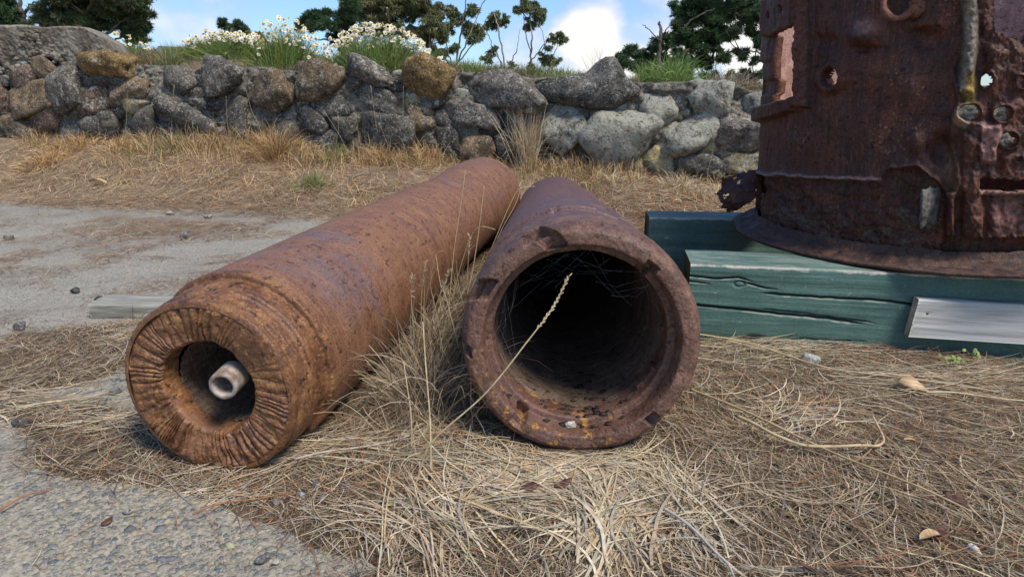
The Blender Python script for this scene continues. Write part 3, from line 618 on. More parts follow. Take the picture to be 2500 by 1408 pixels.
# ------------------------------------------------------------------ timber beams and board
def m_paint():
    k = NT('worn_green_paint', 0.6, 0.35); o = k.obj()
    gr = k.noise(k.map(o, (1.1, 60, 60)), 1.6, 9, 0.75); f = k.noise(o, 4, 6, 0.6); fi = k.noise(k.map(o, (14, 90, 90)), 1.5, 5, 0.7)
    c = k.ramp(f, [(0.35, (0.060, 0.120, 0.098)), (0.65, (0.100, 0.185, 0.150))])
    c = k.mix(k.rng(gr, 0.55, 0.66, 0, 0.7), c, (0.028, 0.056, 0.048)); c = k.mix(k.rng(fi, 0.63, 0.7, 0, 0.6), c, (0.17, 0.23, 0.19))
    s = k.sep(o); wob = k.math('MULTIPLY', k.math('SUBTRACT', k.noise(k.map(o, (12, 12, 12)), 1.0, 5, 0.7), 0.5), 0.03)
    # bare timber along the upper arris and on the walked-on top
    edge = k.math('MULTIPLY', k.rng(k.math('ADD', s[2], wob), -0.009, -0.005), k.rng(k.math('ADD', s[1], wob), 0.010, 0.004, 0, 1))
    bare = k.ramp(gr, [(0.35, (0.22, 0.2, 0.16)), (0.62, (0.52, 0.49, 0.41))])
    c = k.mix(k.math('MULTIPLY', edge, k.rng(k.noise(k.map(o, (7, 1, 1)), 1.0, 4), 0.4, 0.5)), c, bare)
    topm = k.math('MULTIPLY', k.rng(s[2], -0.004, -0.001), k.rng(k.math('ADD', k.noise(k.map(o, (3, 20, 1)), 1.5, 6, 0.7), k.math('MULTIPLY', fi, 0.4)), 0.62, 0.80, 0.05, 0.7))
    c = k.mix(topm, c, (0.27, 0.31, 0.26))
    stain = k.math('MULTIPLY', k.rng(s[0], 0.38, 0.6), k.rng(s[2], -0.006, -0.001)); c = k.mix(k.math('MULTIPLY', stain, 0.6), c, (0.12, 0.085, 0.05))
    c = k.mix(k.rng(k.noise(k.map(o, (9, 60, 60)), 1.0, 5, 0.8), 0.645, 0.68, 0, 0.9), c, (0.42, 0.39, 0.31))
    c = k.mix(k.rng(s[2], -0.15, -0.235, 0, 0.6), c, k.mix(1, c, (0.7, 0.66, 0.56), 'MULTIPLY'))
    sc_ = k.noise(k.map(o, (30, 30, 8), rot=(0, 0.9, 0)), 3.0, 3, 0.7); c = k.mix(k.rng(sc_, 0.66, 0.70, 0, 0.45), c, (0.30, 0.36, 0.30))
    fl_ = k.noise(o, 130, 3, 0.7); c = k.mix(0.35, c, k.mix(1, c, k.ramp(fl_, [(0.35, (0.55, 0.55, 0.55)), (0.65, (1.4, 1.4, 1.4))]), 'MULTIPLY'))
    at = k.n.new('ShaderNodeAttribute'); at.attribute_name = 'Col'; sx = k.n.new('ShaderNodeSeparateColor'); k.l.new(at.outputs['Color'], sx.inputs[0])
    c = k.mix(sx.outputs[0], c, (0.48, 0.44, 0.35)); c = k.mix(sx.outputs[1], c, (0.018, 0.014, 0.010))
    return k.done(c, None, k.bump(gr, 0.5, 0.004))
PAINT = m_paint()
def m_board():
    k = NT('weathered_pale_board', 0.75, 0.3); o = k.obj(); gr = k.noise(k.map(o, (2, 45, 45)), 1.6, 8, 0.7); f = k.noise(o, 6, 5)
    c = k.ramp(gr, [(0.3, (0.26, 0.24, 0.20)), (0.5, (0.50, 0.48, 0.43)), (0.7, (0.62, 0.60, 0.55))]); c = k.mix(k.rng(f, 0.55, 0.75, 0, 0.5), c, (0.33, 0.31, 0.19))
    return k.done(c, None, k.bump(gr, 0.5, 0.002))
BOARD = m_board()
def box_grid(L, D, Hh, nx, nz, face=None, bev=0.006, nd=10):
    """beam: x 0..L, y 0..D (front y=0), z -Hh..0; front and top finely gridded, face(x,z)->inward depth"""
    xs = np.linspace(0, L, nx); loop = []
    zf = np.linspace(-Hh, -bev, nz); a = np.linspace(0, np.pi/2, 5)[1:]
    loop = [(0, z) for z in zf]+[(bev-bev*math.cos(t), -bev+bev*math.sin(t)) for t in a]+[(y, 0) for y in np.linspace(bev, D, nd)[1:]]+[(D, -Hh)]
    lp = np.array(loop); X = np.broadcast_to(xs[:, None], (nx, len(lp))); Y = np.broadcast_to(lp[None, :, 0], X.shape).copy(); Z = np.broadcast_to(lp[None, :, 1], X.shape).copy()
    if face is not None:
        d = face(X, Z); m = (np.arange(len(lp)) < nz+2)[None, :]; Y = Y+np.where(m, d, 0); Z = Z-np.where((np.arange(len(lp)) >= nz)[None, :], 0.002*np.abs(fbm(v3(X*6, Y*40, 0*X), 3, 3)), 0)
    V = v3(X, Y, Z).reshape(-1, 3); Q = grid_faces(nx, len(lp)); n = len(lp)
    # end caps as fans
    c0 = V[:n].mean(0); c1 = V[-n:].mean(0); V = np.concatenate([V, [c0, c1]]); a = len(V)-2; j = np.arange(n); j2 = (j+1) % n
    t = np.concatenate([np.stack([np.full(n, a), j2, j], -1), np.stack([np.full(n, a+1), (nx-1)*n+j, (nx-1)*n+j2], -1)])
    und = np.array([[k*n, (k+1)*n, (k+1)*n+n-1, k*n+n-1] for k in range(nx-1)])
    global LAST_G; LAST_G = (X, Y, Z, m_front(len(lp), nz, X.shape)) 
    return V, [np.concatenate([Q, und]), t]
def m_front(n, nz, sh): return np.broadcast_to((np.arange(n) < nz+2)[None, :], sh)
def place_beam(o, P, yaw, pitch=0.0, roll=0.0): o.location = P; o.rotation_euler = (roll, pitch, yaw)
def build_beams():
    cracks = [([(0, -0.036), (0.07, -0.040), (0.13, -0.034), (0.19, -0.050)], 0.004), ([(0, -0.052), (0.08, -0.057)], 0.003), ([(0.14, -0.046), (0.2, -0.060), (0.26, -0.064)], 0.0035),
              ([(0.2, -0.075), (0.32, -0.078), (0.5, -0.079), (0.66, -0.092)], 0.005), ([(0, -0.118), (0.12, -0.124), (0.25, -0.132), (0.38, -0.138), (0.49, -0.150)], 0.006), ([(0.2, -0.12), (0.3, -0.126), (0.52, -0.145)], 0.003),
              ([(0.3, -0.2), (0.5, -0.197)], 0.002), ([(0.6, -0.12), (0.85, -0.125)], 0.002)]
    def face(X, Z):
        d = 0.0012*fbm(v3(X*3, Z*60, 0*X), 4, 2)
        for pts, w in cracks:
            p = np.array(pts); zc = np.interp(X, p[:, 0], p[:, 1])+0.0010*vn(v3(X*40, 0*X, 0*X), 3); L0, L1 = p[0, 0], p[-1, 0]
            tap = ss(L0-0.02, L0+0.03, X)*(1-ss(L1-0.07, L1, X)) if L0 > 0 else (1-ss(L1-0.07, L1, X)); d = d+0.016*tap*np.exp(-((Z-zc)/(w*0.5*np.maximum(tap, .15)))**2)
        kn = np.hypot((X-0.135)/0.014, (Z+0.052)/0.008); d = d+0.006*np.exp(-((kn-1)/0.22)**2)
        kn = np.hypot((X-0.19)/0.028, (Z+0.214)/0.014); d = d+0.014*np.exp(-kn**3)
        return d
    A = on_z(1672, 838); B = on_z(2500, 884); yaw = math.atan2(B[1]-A[1], B[0]-A[0])
    topz = 0.235
    V, Fs = box_grid(1.6, 0.19, 0.25, 520, 120, face)
    Xg, Yg, Zg, fm = LAST_G; pale = 0*Xg; dark = 0*Xg
    for pts, w in cracks:
        p = np.array(pts); zc = np.interp(Xg, p[:, 0], p[:, 1])+0.0010*vn(v3(Xg*40, 0*Xg, 0*Xg), 3); L0, L1 = p[0, 0], p[-1, 0]; tap = ss(L0-0.02, L0+0.02, Xg)*(1-ss(L1-0.05, L1, Xg)) if L0 > 0 else 1-ss(L1-0.05, L1, Xg)
        dark = np.maximum(dark, tap*np.exp(-((Zg-zc)/(w*0.55))**2)); pale = np.maximum(pale, 0.6*tap*np.exp(-((Zg-zc+w*0.85)/(w*0.32))**2)*ss(-0.1, 0.6, fbm(v3(Xg*30, Zg*60, 0*Xg), 3, 6)))
    cc = np.concatenate([np.stack([pale*fm, dark*fm, 0*pale], -1).reshape(-1, 3), np.zeros((2, 3))])
    o = ob('timber_beam', meshdata('timber_beam', V, Fs, [PAINT], True, None, cc), label='front green-painted timber beam with long cracks and a pale board nailed to it', cat='timber beam')
    P = A.copy(); P[2] = topz; place_beam(o, P, yaw, 0.006)
    global BEAM; BEAM = o
    V, Fs = box_grid(1.7, 0.16, 0.25, 120, 24, lambda X, Z: 0.002*fbm(v3(X*3, Z*50, 0*X), 4, 5)+0.006*np.exp(-((Z+0.11+0.01*X)/0.003)**2))
    o = ob('timber_beam', meshdata('timber_beam', V, Fs, [PAINT], True), label='rear green-painted timber beam in shadow beneath the rusted steel cylinder', cat='timber beam')
    A2 = on_y(1585, 534, 2.50); A2[2] = 0.243; place_beam(o, A2, -0.10)
    # pale board fixed on the front beam
    V, Fs = box_grid(0.9, 0.030, 0.106, 160, 36, lambda X, Z: 0.0007*fbm(v3(X*3, Z*90, 0*X), 4, 9)+0.004*np.exp(-((X-0.027)/0.0035)**2-((Z+0.039)/0.0035)**2), bev=0.004, nd=5)
    V = V.copy(); m = V[:, 2] < -0.05; V[:, 0] += np.where(V[:, 0] < 0.02, 0.10*(-V[:, 2]-0.05)*-1.6*0+V[:, 2]*0.08, 0)
    q = on_y(2256, 735, 1.62)
    e = thing('pale_board', 'weathered pale grey board fixed to the face of the front green beam', 'board', (0, 0, 0))
    b = ob('board', meshdata('board', V, Fs, [BOARD], True), e)
    e.location = (q[0], A[1]+math.tan(yaw)*(q[0]-A[0])-0.034, q[2]); e.rotation_euler = (0, 0.014, yaw)
    V, Fs = tube([(0.027, 0.0, -0.039), (0.027, 0.012, -0.039)], 0.0032, 12); ob('nail', meshdata('nail', V, Fs, [RUST_E], True), e)
    # dark packing strip between flange and front beam
    V, Fs = box_grid(0.9, 0.12, 0.03, 60, 4, lambda X, Z: 0.006*fbm(v3(X*8, Z*20, 0*X), 3, 5))
    o = ob('packing_strip', meshdata('packing_strip', V, Fs, [simple('rotten_wood', (0.035, 0.026, 0.018), (0.14, 0.11, 0.075), 40, 0.95, 0.8, 0.01)], True), label='thin rotten dark timber strip wedged on top of the front green beam', cat='packing strip')
    q = on_y(2205, 634, 1.74); place_beam(o, (q[0], 1.745, 0.262), yaw-0.02, 0.012)
    # weathered grey plank lying behind the left barrel
    q = on_z(222, 782)
    V, Fs = box_grid(0.62, 0.10, 0.055, 80, 10, lambda X, Z: 0.004*fbm(v3(X*6, Z*50, 0*X), 3, 5), bev=0.010)
    gt = NT('grey_timber', 0.85, 0.2); gg = gt.noise(gt.map(gt.obj(), (3, 50, 50)), 1.5, 6, 0.7)
    mt = gt.done(gt.ramp(gg, [(0.35, (0.16, 0.145, 0.105)), (0.65, (0.40, 0.39, 0.34))]), None, gt.bump(gg, 0.6, 0.004))
    o = ob('grey_plank', meshdata('grey_plank', V, Fs, [mt], True), label='weathered grey timber lying on the pavement behind the left barrel', cat='plank')
    place_beam(o, (q[0], q[1], 0.057), -0.02)
build_beams()

# ------------------------------------------------------------------ rusted steel cylinder (torn naval steelwork)
TC = np.array([1.414, 2.17, 0.262]); TR = 0.565
def build_turret():
    lean = Matrix.Rotation(math.radians(-2.6), 4, 'Y') @ Matrix.Rotation(math.radians(0.8), 4, 'X')
    E = thing('steel_cylinder', 'huge dark torn rusty riveted steel cylinder with ragged holes standing on green beams', 'steel cylinder', tuple(TC)); E.rotation_euler = lean.to_euler()
    Ln = np.array(lean.to_3x3())
    # dense angle range facing the camera, coarse elsewhere; angle measured from -Y towards -X
    a = np.concatenate([np.linspace(-62, 118, 640), np.linspace(118, 298, 150)[1:-1]])*np.pi/180
    h = np.concatenate([np.linspace(0.0, 0.78, 262), np.linspace(0.78, 1.25, 24)[1:]])
    A, Hh = np.meshgrid(a, h, indexing='ij')
    n = v3(-np.sin(A), -np.cos(A), 0*A)
    base = n*TR; base[..., 2] = Hh
    Wd = base@Ln.T+TC; px, py = proj(Wd)
    vis = ((Wd-np.array([0, 0, CH]))*(n@Ln.T)).sum(-1) < 0.12
    px = np.where(vis, px, -9999)
    def g(cx, cy, rx, ry, p=2): return np.exp(-(((px-cx)/rx)**2+((py-cy)/ry)**2)**(p/2))
    wob = 7*fbm(v3(px/40., py/40., 0*px), 4, 3); wx = px+wob; wy = py+7*fbm(v3(px/40., py/40., 0*px+5), 4, 4)
    def box(x0, x1, y0, y1, s=5, X=None, Y=None):
        X = px if X is None else X; Y = py if Y is None else Y
        return ss(x0-s, x0+s, X)*(1-ss(x1-s, x1+s, X))*ss(y0-s, y0+s, Y)*(1-ss(y1-s, y1+s, Y))
    nzz = v3(A*TR*9, Hh*9, 0*A)
    d = 0.004*fbm(nzz, 5, 3, 0.55)+0.0015*vis*fbm(v3(A*TR*70, Hh*22, 0*A), 3, 8)
    d0 = d.copy(); d = 0*d
    # raised straps of the window frame on the left
    d += 0.020*box(1948, 1984, -200, 262, 3)+0.004*fbm(v3(px/9., py/9., 0*px), 3, 8)*box(1948, 1984, -200, 262, 3)
    d += 0.022*box(1880, 1950, -200, 88, 3)*(py < 86-0.38*(px-1890)+6)
    d += 0.030*box(1820, 1948, 252, 288, 4, Y=py+0.30*(px-1890))
    d += 0.012*box(1830, 1886, 0, 150, 4)-0.014*box(1830, 1892, 196, 232, 4)
    d -= 0.02*g(1893, 40, 4, 8, 4)*0
    # dents and bulges
    d += -0.012*g(2012, 103, 34, 19, 4)+0.03*g(2112, 82, 36, 30)-0.022*g(2114, 120, 26, 10)
    d += -0.022*g(2262, 96, 46, 30, 3)+0.008*g(2262, 60, 50, 14)+0.014*g(2208, 205, 60, 60)
    rim = np.hypot((wx-2030)/24., (wy-187)/25.); d += 0.010*np.exp(-((rim-1.25)/0.3)**2)-0.015*g(2030, 187, 16, 16)
    d += -0.03*g(2300, 365, 34, 34, 3)+0.016*g(2240, 345, 22, 30)
    # shelf where the upper shell ends, ragged lower skirt set back
    ly = 428+0.055*(px-1850)+3*fbm(v3(px/28., 0*px, 0*px), 4, 2)
    ly = np.where(px > 2150, ly-np.interp(px, [2150, 2175, 2240, 2290, 2330], [0, 34, 40, 10, -60]), ly)
    low = ss(-2.5, 2.5, py-ly)
    d -= 0.020*low*(1-ss(2290, 2340, px)); d += 0.010*np.exp(-((py-ly+4)/6)**2)*(px < 2300)
    d += low*(0.005*fbm(v3(px/34., py/26., 0*px), 5, 11, 0.6))*(px < 2320)
    # right hand lattice of lumps, weld columns and torn plate
    right = ss(2310, 2340, px)
    d += right*0.007*fbm(v3(px/30., py/44., 0*px), 5, 14, 0.6)
    def column(cx, w, y0, y1, k, rib): return k*box(cx-w, cx+w, y0, y1, 4)*np.sqrt(np.clip(1-((px-cx)/w)**2, 0, 1))*(1+rib*np.sin(py/5.0+0.03*(px-cx)**2))
    cxw = 2364+5*np.sin(py/45.)
    d += 0.026*np.sqrt(np.clip(1-((px-cxw)/20.)**2, 0, 1))*(1-ss(215, 260, py))*(1+0.03*np.sin(py/3.4)+0.35*vn(v3(py/25., 0*py, 0*py), 3))
    d += column(2318, 11, 468, 574, 0.024, 0.06)+column(2372, 26, 300, 580, 0.018, 0.05)+column(2425, 20, 480, 580, 0.010, 0.02)
    d += 0.022*box(2392, 2436, 305, 400, 8, X=wx, Y=wy)+0.015*box(2385, 2560, 462, 474, 3)
    d += 0.014*np.exp(-((px-(2330+8*np.sin(py/30.)))/9)**2)*ss(150, 200, py)
    holes = np.zeros(px.shape, bool)
    def hole(cx, cy, rx, ry, k=1.0, lip=0.008, edge=0.16):
        nonlocal holes, d
        q = np.hypot((px+k*wob*0.5-cx)/rx, (py+k*(wy-py)*0.5-cy)/ry); holes |= q < 1; d = d+lip*np.exp(-((q-1.25)/0.28)**2)-0.012*(q < 1.08)
    # window on the far left side
    jr = np.argmin(np.abs(Hh[0]-0.52)); pr = np.where(A[:, jr] < 2.0, px[:, jr], -9999); aL = A[np.argmin(np.abs(pr-1889)), 0]; aR = A[np.argmin(np.abs(pr-1945)), 0]
    holes |= (A <= aL) & (A >= aR) & vis & (py > -400) & (py > 88-0.45*(px-1888)) & (py < 248-0.18*(px-1900))
    hole(2031, 188, 19, 20); hole(2408, 196, 12, 18, 1.2); hole(2366, 276, 24, 18, 1.3, 0.016); hole(2447, 277, 20, 17, 0.6, 0.012); hole(2462, 341, 19, 17, 0.4, 0.012)
    hole(2492, 200, 12, 14, 1); hole(2482, 385, 6, 6); hole(1991-98, 36, 3.2, 8, 0, 0); hole(1921, 22, 3.6, 9, 0, 0)
    holes |= (px > 2392+0.3*wob) & (px < 2560) & (py > 438+0.5*wob) & (py < 464+0.2*wob)
    holes |= (px > 2432) & (px < 2600) & (py < 84+wob*1.2+12*np.sin(px/14.))
    # ragged bottom hem
    hem = np.interp(px, [1800, 1840, 2230, 2310, 2500, 2700], [700, 700, 700, 574, 584, 590])+5*fbm(v3(px/12., 0*px, 0*px), 3, 1)
    holes |= (px > 2296) & (py > hem)
    holes &= vis
    qx, qy = proj(Wd); bk = ~vis
    for hx, hy, hr in ((2366, 276, 30), (2447, 277, 26), (2462, 341, 22), (2408, 190, 22)): holes |= bk & (np.hypot(qx-hx, qy-hy) < hr)
    tint = np.zeros(px.shape+(3,))
    def paint(m, c): tint[...] = np.where((m > tint.max(-1)/max(c))[..., None], m[..., None]*np.array(c), tint)
    paint(np.exp(-((py-ly+3)/6.0)**2)*(px > 1850)*(px < 2155), (0.30, 0.19, 0.165))
    paint(np.exp(-(((px-cxw)/20.)**4))*(1-ss(200, 240, py)), (0.20, 0.17, 0.125))
    paint(g(2368, 215, 16, 45), (0.36, 0.24, 0.06)); paint(box(2392, 2440, 300, 405, 8, X=wx, Y=wy), (0.30, 0.15, 0.12)); paint(g(2348, 285, 22, 26, 4), (0.42, 0.27, 0.18))
    paint(box(2385, 2600, 461, 476, 3), (0.36, 0.2, 0.14)); paint(g(2466, 520, 50, 50, 3)*0.9, (0.26, 0.12, 0.09)); paint(g(2318, 400, 22, 70, 2)*0.8, (0.20, 0.10, 0.045))
    paint(box(1950, 1982, -100, 262, 5)*0.8, (0.17, 0.06, 0.035)); paint(g(2112, 70, 34, 30)*0.8, (0.16, 0.09, 0.085)); paint(box(1850, 2290, 505, 640, 8)*ss(0.1, 0.6, fbm(v3(px/26., py/14., 0*px), 4, 31))*0.8, (0.125, 0.088, 0.056))
    tint *= vis[..., None]
    d = d0+d*vis
    base = base+n*d[..., None]
    # torn rim above the view, set low to let light inside
    top = Hh > 0.84+0.05*fbm(v3(A*4, 0*A, 0*A), 4, 5)
    holes |= top
    inner = base-n*0.026
    V = np.concatenate([base.reshape(-1, 3), inner.reshape(-1, 3)]); N = base.shape[0]*base.shape[1]
    nu, nv = A.shape; Q = grid_faces(nu, nv, True); hv = holes.reshape(-1); keep = ~(hv[Q].sum(1) >= 2); K = Q[keep]
    inn = K[:, ::-1]+N
    # rims around every opening
    ed = np.concatenate([K[:, [0, 1]], K[:, [1, 2]], K[:, [2, 3]], K[:, [3, 0]]]); key = np.sort(ed, 1)[:, 0].astype(np.int64)*N*2+np.sort(ed, 1)[:, 1]
    _, inv, cnt = np.unique(key, return_inverse=True, return_counts=True); be = ed[cnt[inv] == 1]
    rimq = np.stack([be[:, 1], be[:, 0], be[:, 0]+N, be[:, 1]+N], -1)
    mi = np.concatenate([np.zeros(len(K)), np.ones(len(inn)), np.full(len(rimq), 2)])
    ob('shell', meshdata('shell', V, [np.concatenate([K, inn, rimq])], [RUST_T, RUST_TI, RUST_E], True, mi, np.tile(tint.reshape(-1, 3), (2, 1))), E)
    # bottom flange plate, bent slightly, and an added ring standing in for the dark interior
    fp = resample([(0.0, 0.50), (0.0, 0.632), (0.003, 0.638), (0.009, 0.639), (0.012, 0.635), (0.016, 0.60), (0.030, 0.567), (0.05, 0.558)], 0.005)
    def fd(A_, s, r): w = 0.006*fbm(v3(np.cos(A_)*5, np.sin(A_)*5, 0*A_), 4, 3); return w*0.5+0.004*fbm(v3(np.cos(A_)*22, np.sin(A_)*22, r*40), 3, 6)*(r < 0.62), w*(r > 0.6)
    V, Q = lathe(fp, 700, fd); V = V[:, [0, 2, 1]]; ob('flange', meshdata('flange', V, Q[:, ::-1], [RUST_F], True), E, label='thin orange rusted plate flange around the foot')
    V, Q = lathe(resample([(0.01, 0.50), (0.01, 0.515), (0.16, 0.52), (0.16, 0.50)], 0.02), 200, lambda A_, s_, r_: (0*A_, 0.006*fbm(v3(np.cos(A_)*9, np.sin(A_)*9, s_*12), 4, 3))); V = V[:, [0, 2, 1]]; ob('dark_fill_ring', meshdata('dark_fill_ring', V, Q[:, ::-1], [RUST_T], True), E)
    # lifting ring near the top
    def skin(pxx, pyy, off=0.0):
        q = np.argmin((px-pxx)**2+(py-pyy)**2); i, j = np.unravel_index(q, px.shape); return base[i, j]+n[i, j]*off, n[i, j]
    c, nn = skin(2205, -8, 0.03); t = np.linspace(np.pi*0.95, np.pi*2.05, 26); tang = np.array([nn[1]*-1, nn[0], 0])*1.0; tang = -tang if tang[0] < 0 else tang
    pts = c+0.035*np.cos(t)[:, None]*tang+0.052*np.sin(t)[:, None]*np.array([0, 0, 1.])+0.012*np.sin(t*2)[:, None]*nn
    V, Fs = tube(pts, 0.009+0.0015*np.sin(t*5), 12); ob('lifting_ring', meshdata('lifting_ring', V, Fs, [RUST_E], True), E)
    c, nn = skin(2240, 22, 0.008); V, Fs = rock(3, 5, 0.016, 0.016, 0.022, 12, 0.1); ob('ring_lug', meshdata('ring_lug', V+c, Fs, [RUST_E], True), E)
    # torn flap sticking out at the left foot
    c, nn = skin(1850, 452, 0.0)
    u = np.linspace(0, 1, 40); v = np.linspace(0, 1, 30); U, Vv = np.meshgrid(u, v, indexing='ij')
    Lf = 0.185*(1-0.25*np.abs(Vv-0.4)-0.1*fbm(v3(Vv*5, 0*U, 0*U), 3, 3)); X = -U*Lf; Z = -0.055*Vv+0.012*(1-U)+0.055*U*(Vv < 0)+0.010*np.sin(U*5)-0.018*U+0.035*U**2*(0.6-Vv)
    Y = -0.05*np.sin(U*2.6)*(Vv-0.25)*2+0.02*np.cos(Vv*6)*U; P = v3(X, Y, Z*1.25)+0.005*fbm(v3(U*9, Vv*9, 0*U), 4, 3)[..., None]
    P = P.reshape(-1, 3)+c+np.array([0.015, 0, 0.03]); Q = grid_faces(40, 30); N = len(P); off = np.array([0.002, 0.008, 0.002])
    hm = fbm(v3(U*7, Vv*7, 0*U), 3, 9).reshape(-1); kp = Q[~((hm[Q] > 0.75).any(1))]
    b = np.concatenate([P, P+off]); ed = np.concatenate([kp[:, [0, 1]], kp[:, [1, 2]], kp[:, [2, 3]], kp[:, [3, 0]]]); ks = np.sort(ed, 1); key = ks[:, 0].astype(np.int64)*N*2+ks[:, 1]
    _, inv, cnt = np.unique(key, return_inverse=True, return_counts=True); be = ed[cnt[inv] == 1]
    ob('torn_flap', meshdata('torn_flap', b, [np.concatenate([kp, kp[:, ::-1]+N, np.stack([be[:, 1], be[:, 0], be[:, 0]+N, be[:, 1]+N], -1)])], [RUST_T], True), E)
    # lump of concrete lodged against the skirt
    c, nn = skin(2268, 506, 0.0); cm = simple('concrete_lump', (0.07, 0.06, 0.05), (0.20, 0.18, 0.15), 70, 0.95, 0.9, 0.006)
    V, Fs = rock(4, 33, 0.033, 0.014, 0.056, 8, 0.16, 26, 0.05); nn_w = Ln@nn; V[:, 0] += V[:, 2]*-0.12
    o = ob('concrete_lump', meshdata('concrete_lump', V, Fs, [cm], True), None, tuple(Ln@(c+nn*0.020)+TC), label='rough grey lump of concrete lodged against the lower skirt of the steel cylinder', cat='concrete lump'); o.rotation_euler = (0, 0, 0.2)
    # pale stones/debris seen inside through the holes lie on a bed of rubble
    global T_SKIN; T_SKIN = (lambda X, Y: Ln@skin(X, Y, 0.004)[0]+TC)
build_turret()

# ------------------------------------------------------------------ ground litter, straw and grass
SL = [STRAW]
def big(name, parts, label=None): 
    V, Fs, C = join(parts); return ob(name, meshdata(name, V, Fs, SL, False, None, C), kind='stuff')
def dens_near(x, y): return np.clip(litter(x, y)*1.1-0.08, 0, 1)
def build_litter():
    P = []; r = np.random.default_rng(3)
    # fine chaff
    n = 64000; x, y = scatter(n, -1.9, 2.3, 0.68, 2.7, lambda x, y: dens_near(x, y)*(np.abs(x) < y*0.86+0.1)*np.clip(1.9/y**1.6, 0, 1), r)
    P.append(lying(x, y, r.uniform(0.006, 0.030, n), r.uniform(0.0010, 0.0032, n), 1, r.normal(0, 0.4, n), pal(n, PAL, r=r), 0.010, r))
    n = 30000; x, y = scatter(n, -1.9, 2.3, 0.68, 2.9, lambda x, y: dens_near(x, y)*(np.abs(x) < y*0.86+0.1)*np.clip(2.2/y**1.5, 0, 1), r)
    fl = fbm(v3(x*1.7, y*1.7), 2, 61)*2.2+0.4
    P.append(lying(x, y, r.uniform(0.04, 0.13, n), r.uniform(0.0011, 0.0025, n), 4, r.normal(0, 1.1, n), pal(n, PAL, r=r), 0.013, r, yaw=fl+r.normal(0, 0.75, n), tilt=0.10))
    n = 5000; x, y = scatter(n, -1.9, 2.3, 0.68, 3.2, lambda x, y: dens_near(x, y)*(np.abs(x) < y*0.86+0.1), r)
    fl = fbm(v3(x*1.7, y*1.7), 2, 61)*2.2+0.3
    P.append(lying(x, y, r.uniform(0.10, 0.28, n), r.uniform(0.0014, 0.0030, n), 8, r.normal(0, 1.2, n), pal(n, PAL, r=r), 0.016, r, yaw=fl+r.normal(0, 0.6, n), tilt=0.10))
    big('straw_litter', P)
    P = []
    n = 7500; x, y = scatter(n, -2.2, 2.3, 0.68, 3.9, lambda x, y: np.clip(litter(x, y)+0.02, 0, 1)*(np.abs(x) < y*0.86+0.1)*np.clip(0.45+0.6*fbm(v3(x*3, y*3), 3, 71), 0.05, 1), r)
    P.append(lying(x, y, r.uniform(0.06, 0.16, n), r.uniform(0.0011, 0.0018, n), 4, r.normal(0, 0.7, n), pal(n, RED, r=r), 0.032, r, tilt=0.08))
    n = 26000; x, y = scatter(n, -3.4, 1.2, 2.4, 4.6, lambda x, y: np.clip(litter(x, y)+0.01, 0, 1), r)
    P.append(lying(x, y, r.uniform(0.06, 0.2, n), r.uniform(0.002, 0.0035, n), 3, r.normal(0, 0.7, n), pal(n, np.concatenate([RED, PAL]), r=r), 0.02, r, tilt=0.05))
    n = 14000; x, y = scatter(n, -3.2, 0.6, 0.68, 4.0, lambda x, y: (np.abs(x) < y*0.86+0.1)*np.clip(0.05+1.3*litter(x, y), 0, 1)*(litter(x, y) < 0.5), r)
    P.append(lying(x, y, r.uniform(0.008, 0.05, n), r.uniform(0.001, 0.0026, n), 2, r.normal(0, 0.6, n), pal(n, np.concatenate([PAL, RED]), r=r), 0.004, r, zf=lambda a, b: 0.006+0*a))
    big('pine_needle_litter', P)
    # pale broad flattened blades in front of the right barrel
    P = []
    def patch(px, py, rx, ry, n, yaw, L=(0.12, 0.3), w=(0.003, 0.0065), bend=1.6, lift=0.020, pl=PAL[[1, 4, 0, 6]]):
        c = on_z(px, py, 0.02); a = on_z(px+rx, py, 0.02)[0]-c[0]; b = (on_z(px, py-ry, 0.02)[1]-on_z(px, py+ry, 0.02)[1])/2
        x = c[0]+r.normal(0, 0.5, n)*a; y = c[1]+r.normal(0, 0.5, n)*b; kk = litter(x, y) > r.uniform(0.1, 0.5, n); x, y = x[kk], y[kk]; n = len(x)
        P.append(lying(x, y, r.uniform(*L, n), r.uniform(*w, n), 9, r.normal(0, bend, n), pal(n, pl, r=r)*1.12, lift, r, yaw=np.radians(yaw)+r.normal(0, 0.4, n), tilt=0.12, hug=0.35))
    patch(1270, 1180, 110, 45, 300, 5); patch(1480, 1240, 90, 80, 420, 75, (0.1, 0.26)); patch(1440, 1120, 150, 22, 130, 10, (0.12, 0.25)); patch(1330, 1160, 90, 30, 120, -10)
    patch(1180, 1130, 120, 60, 200, 160, w=(0.002, 0.004)); patch(1620, 1180, 90, 80, 240, 100, w=(0.002, 0.004)); patch(1030, 1230, 130, 80, 160, 120, (0.15, 0.35), (0.0015, 0.0035))
    patch(800, 1090, 180, 30, 150, 12, (0.15, 0.4), (0.0015, 0.003), 0.6); patch(480, 1190, 170, 20, 110, 20, (0.12, 0.3), (0.0012, 0.0025), 0.7)
    patch(1050, 1000, 80, 80, 160, 70, (0.1, 0.3), (0.0015, 0.0035)); patch(1900, 850, 230, 18, 150, -8, (0.15, 0.4), (0.0015, 0.003), 0.8)
    patch(2350, 930, 200, 25, 120, -12, (0.15, 0.4), (0.0015, 0.003), 0.6); patch(1980, 1010, 110, 40, 140, 20, (0.1, 0.25), (0.0015, 0.003), 2.2)
    patch(330, 810, 60, 20, 160, 40, (0.05, 0.14), (0.002, 0.004), 1.0); patch(100, 980, 120, 30, 120, 15, (0.1, 0.3), (0.002, 0.004), 0.8); patch(300, 1030, 120, 25, 160, 5, (0.08, 0.25), (0.001, 0.003), 0.8)
    big('flattened_pale_grass', P)
build_litter()
def bank_z(x, y): return ground_z(x, y)
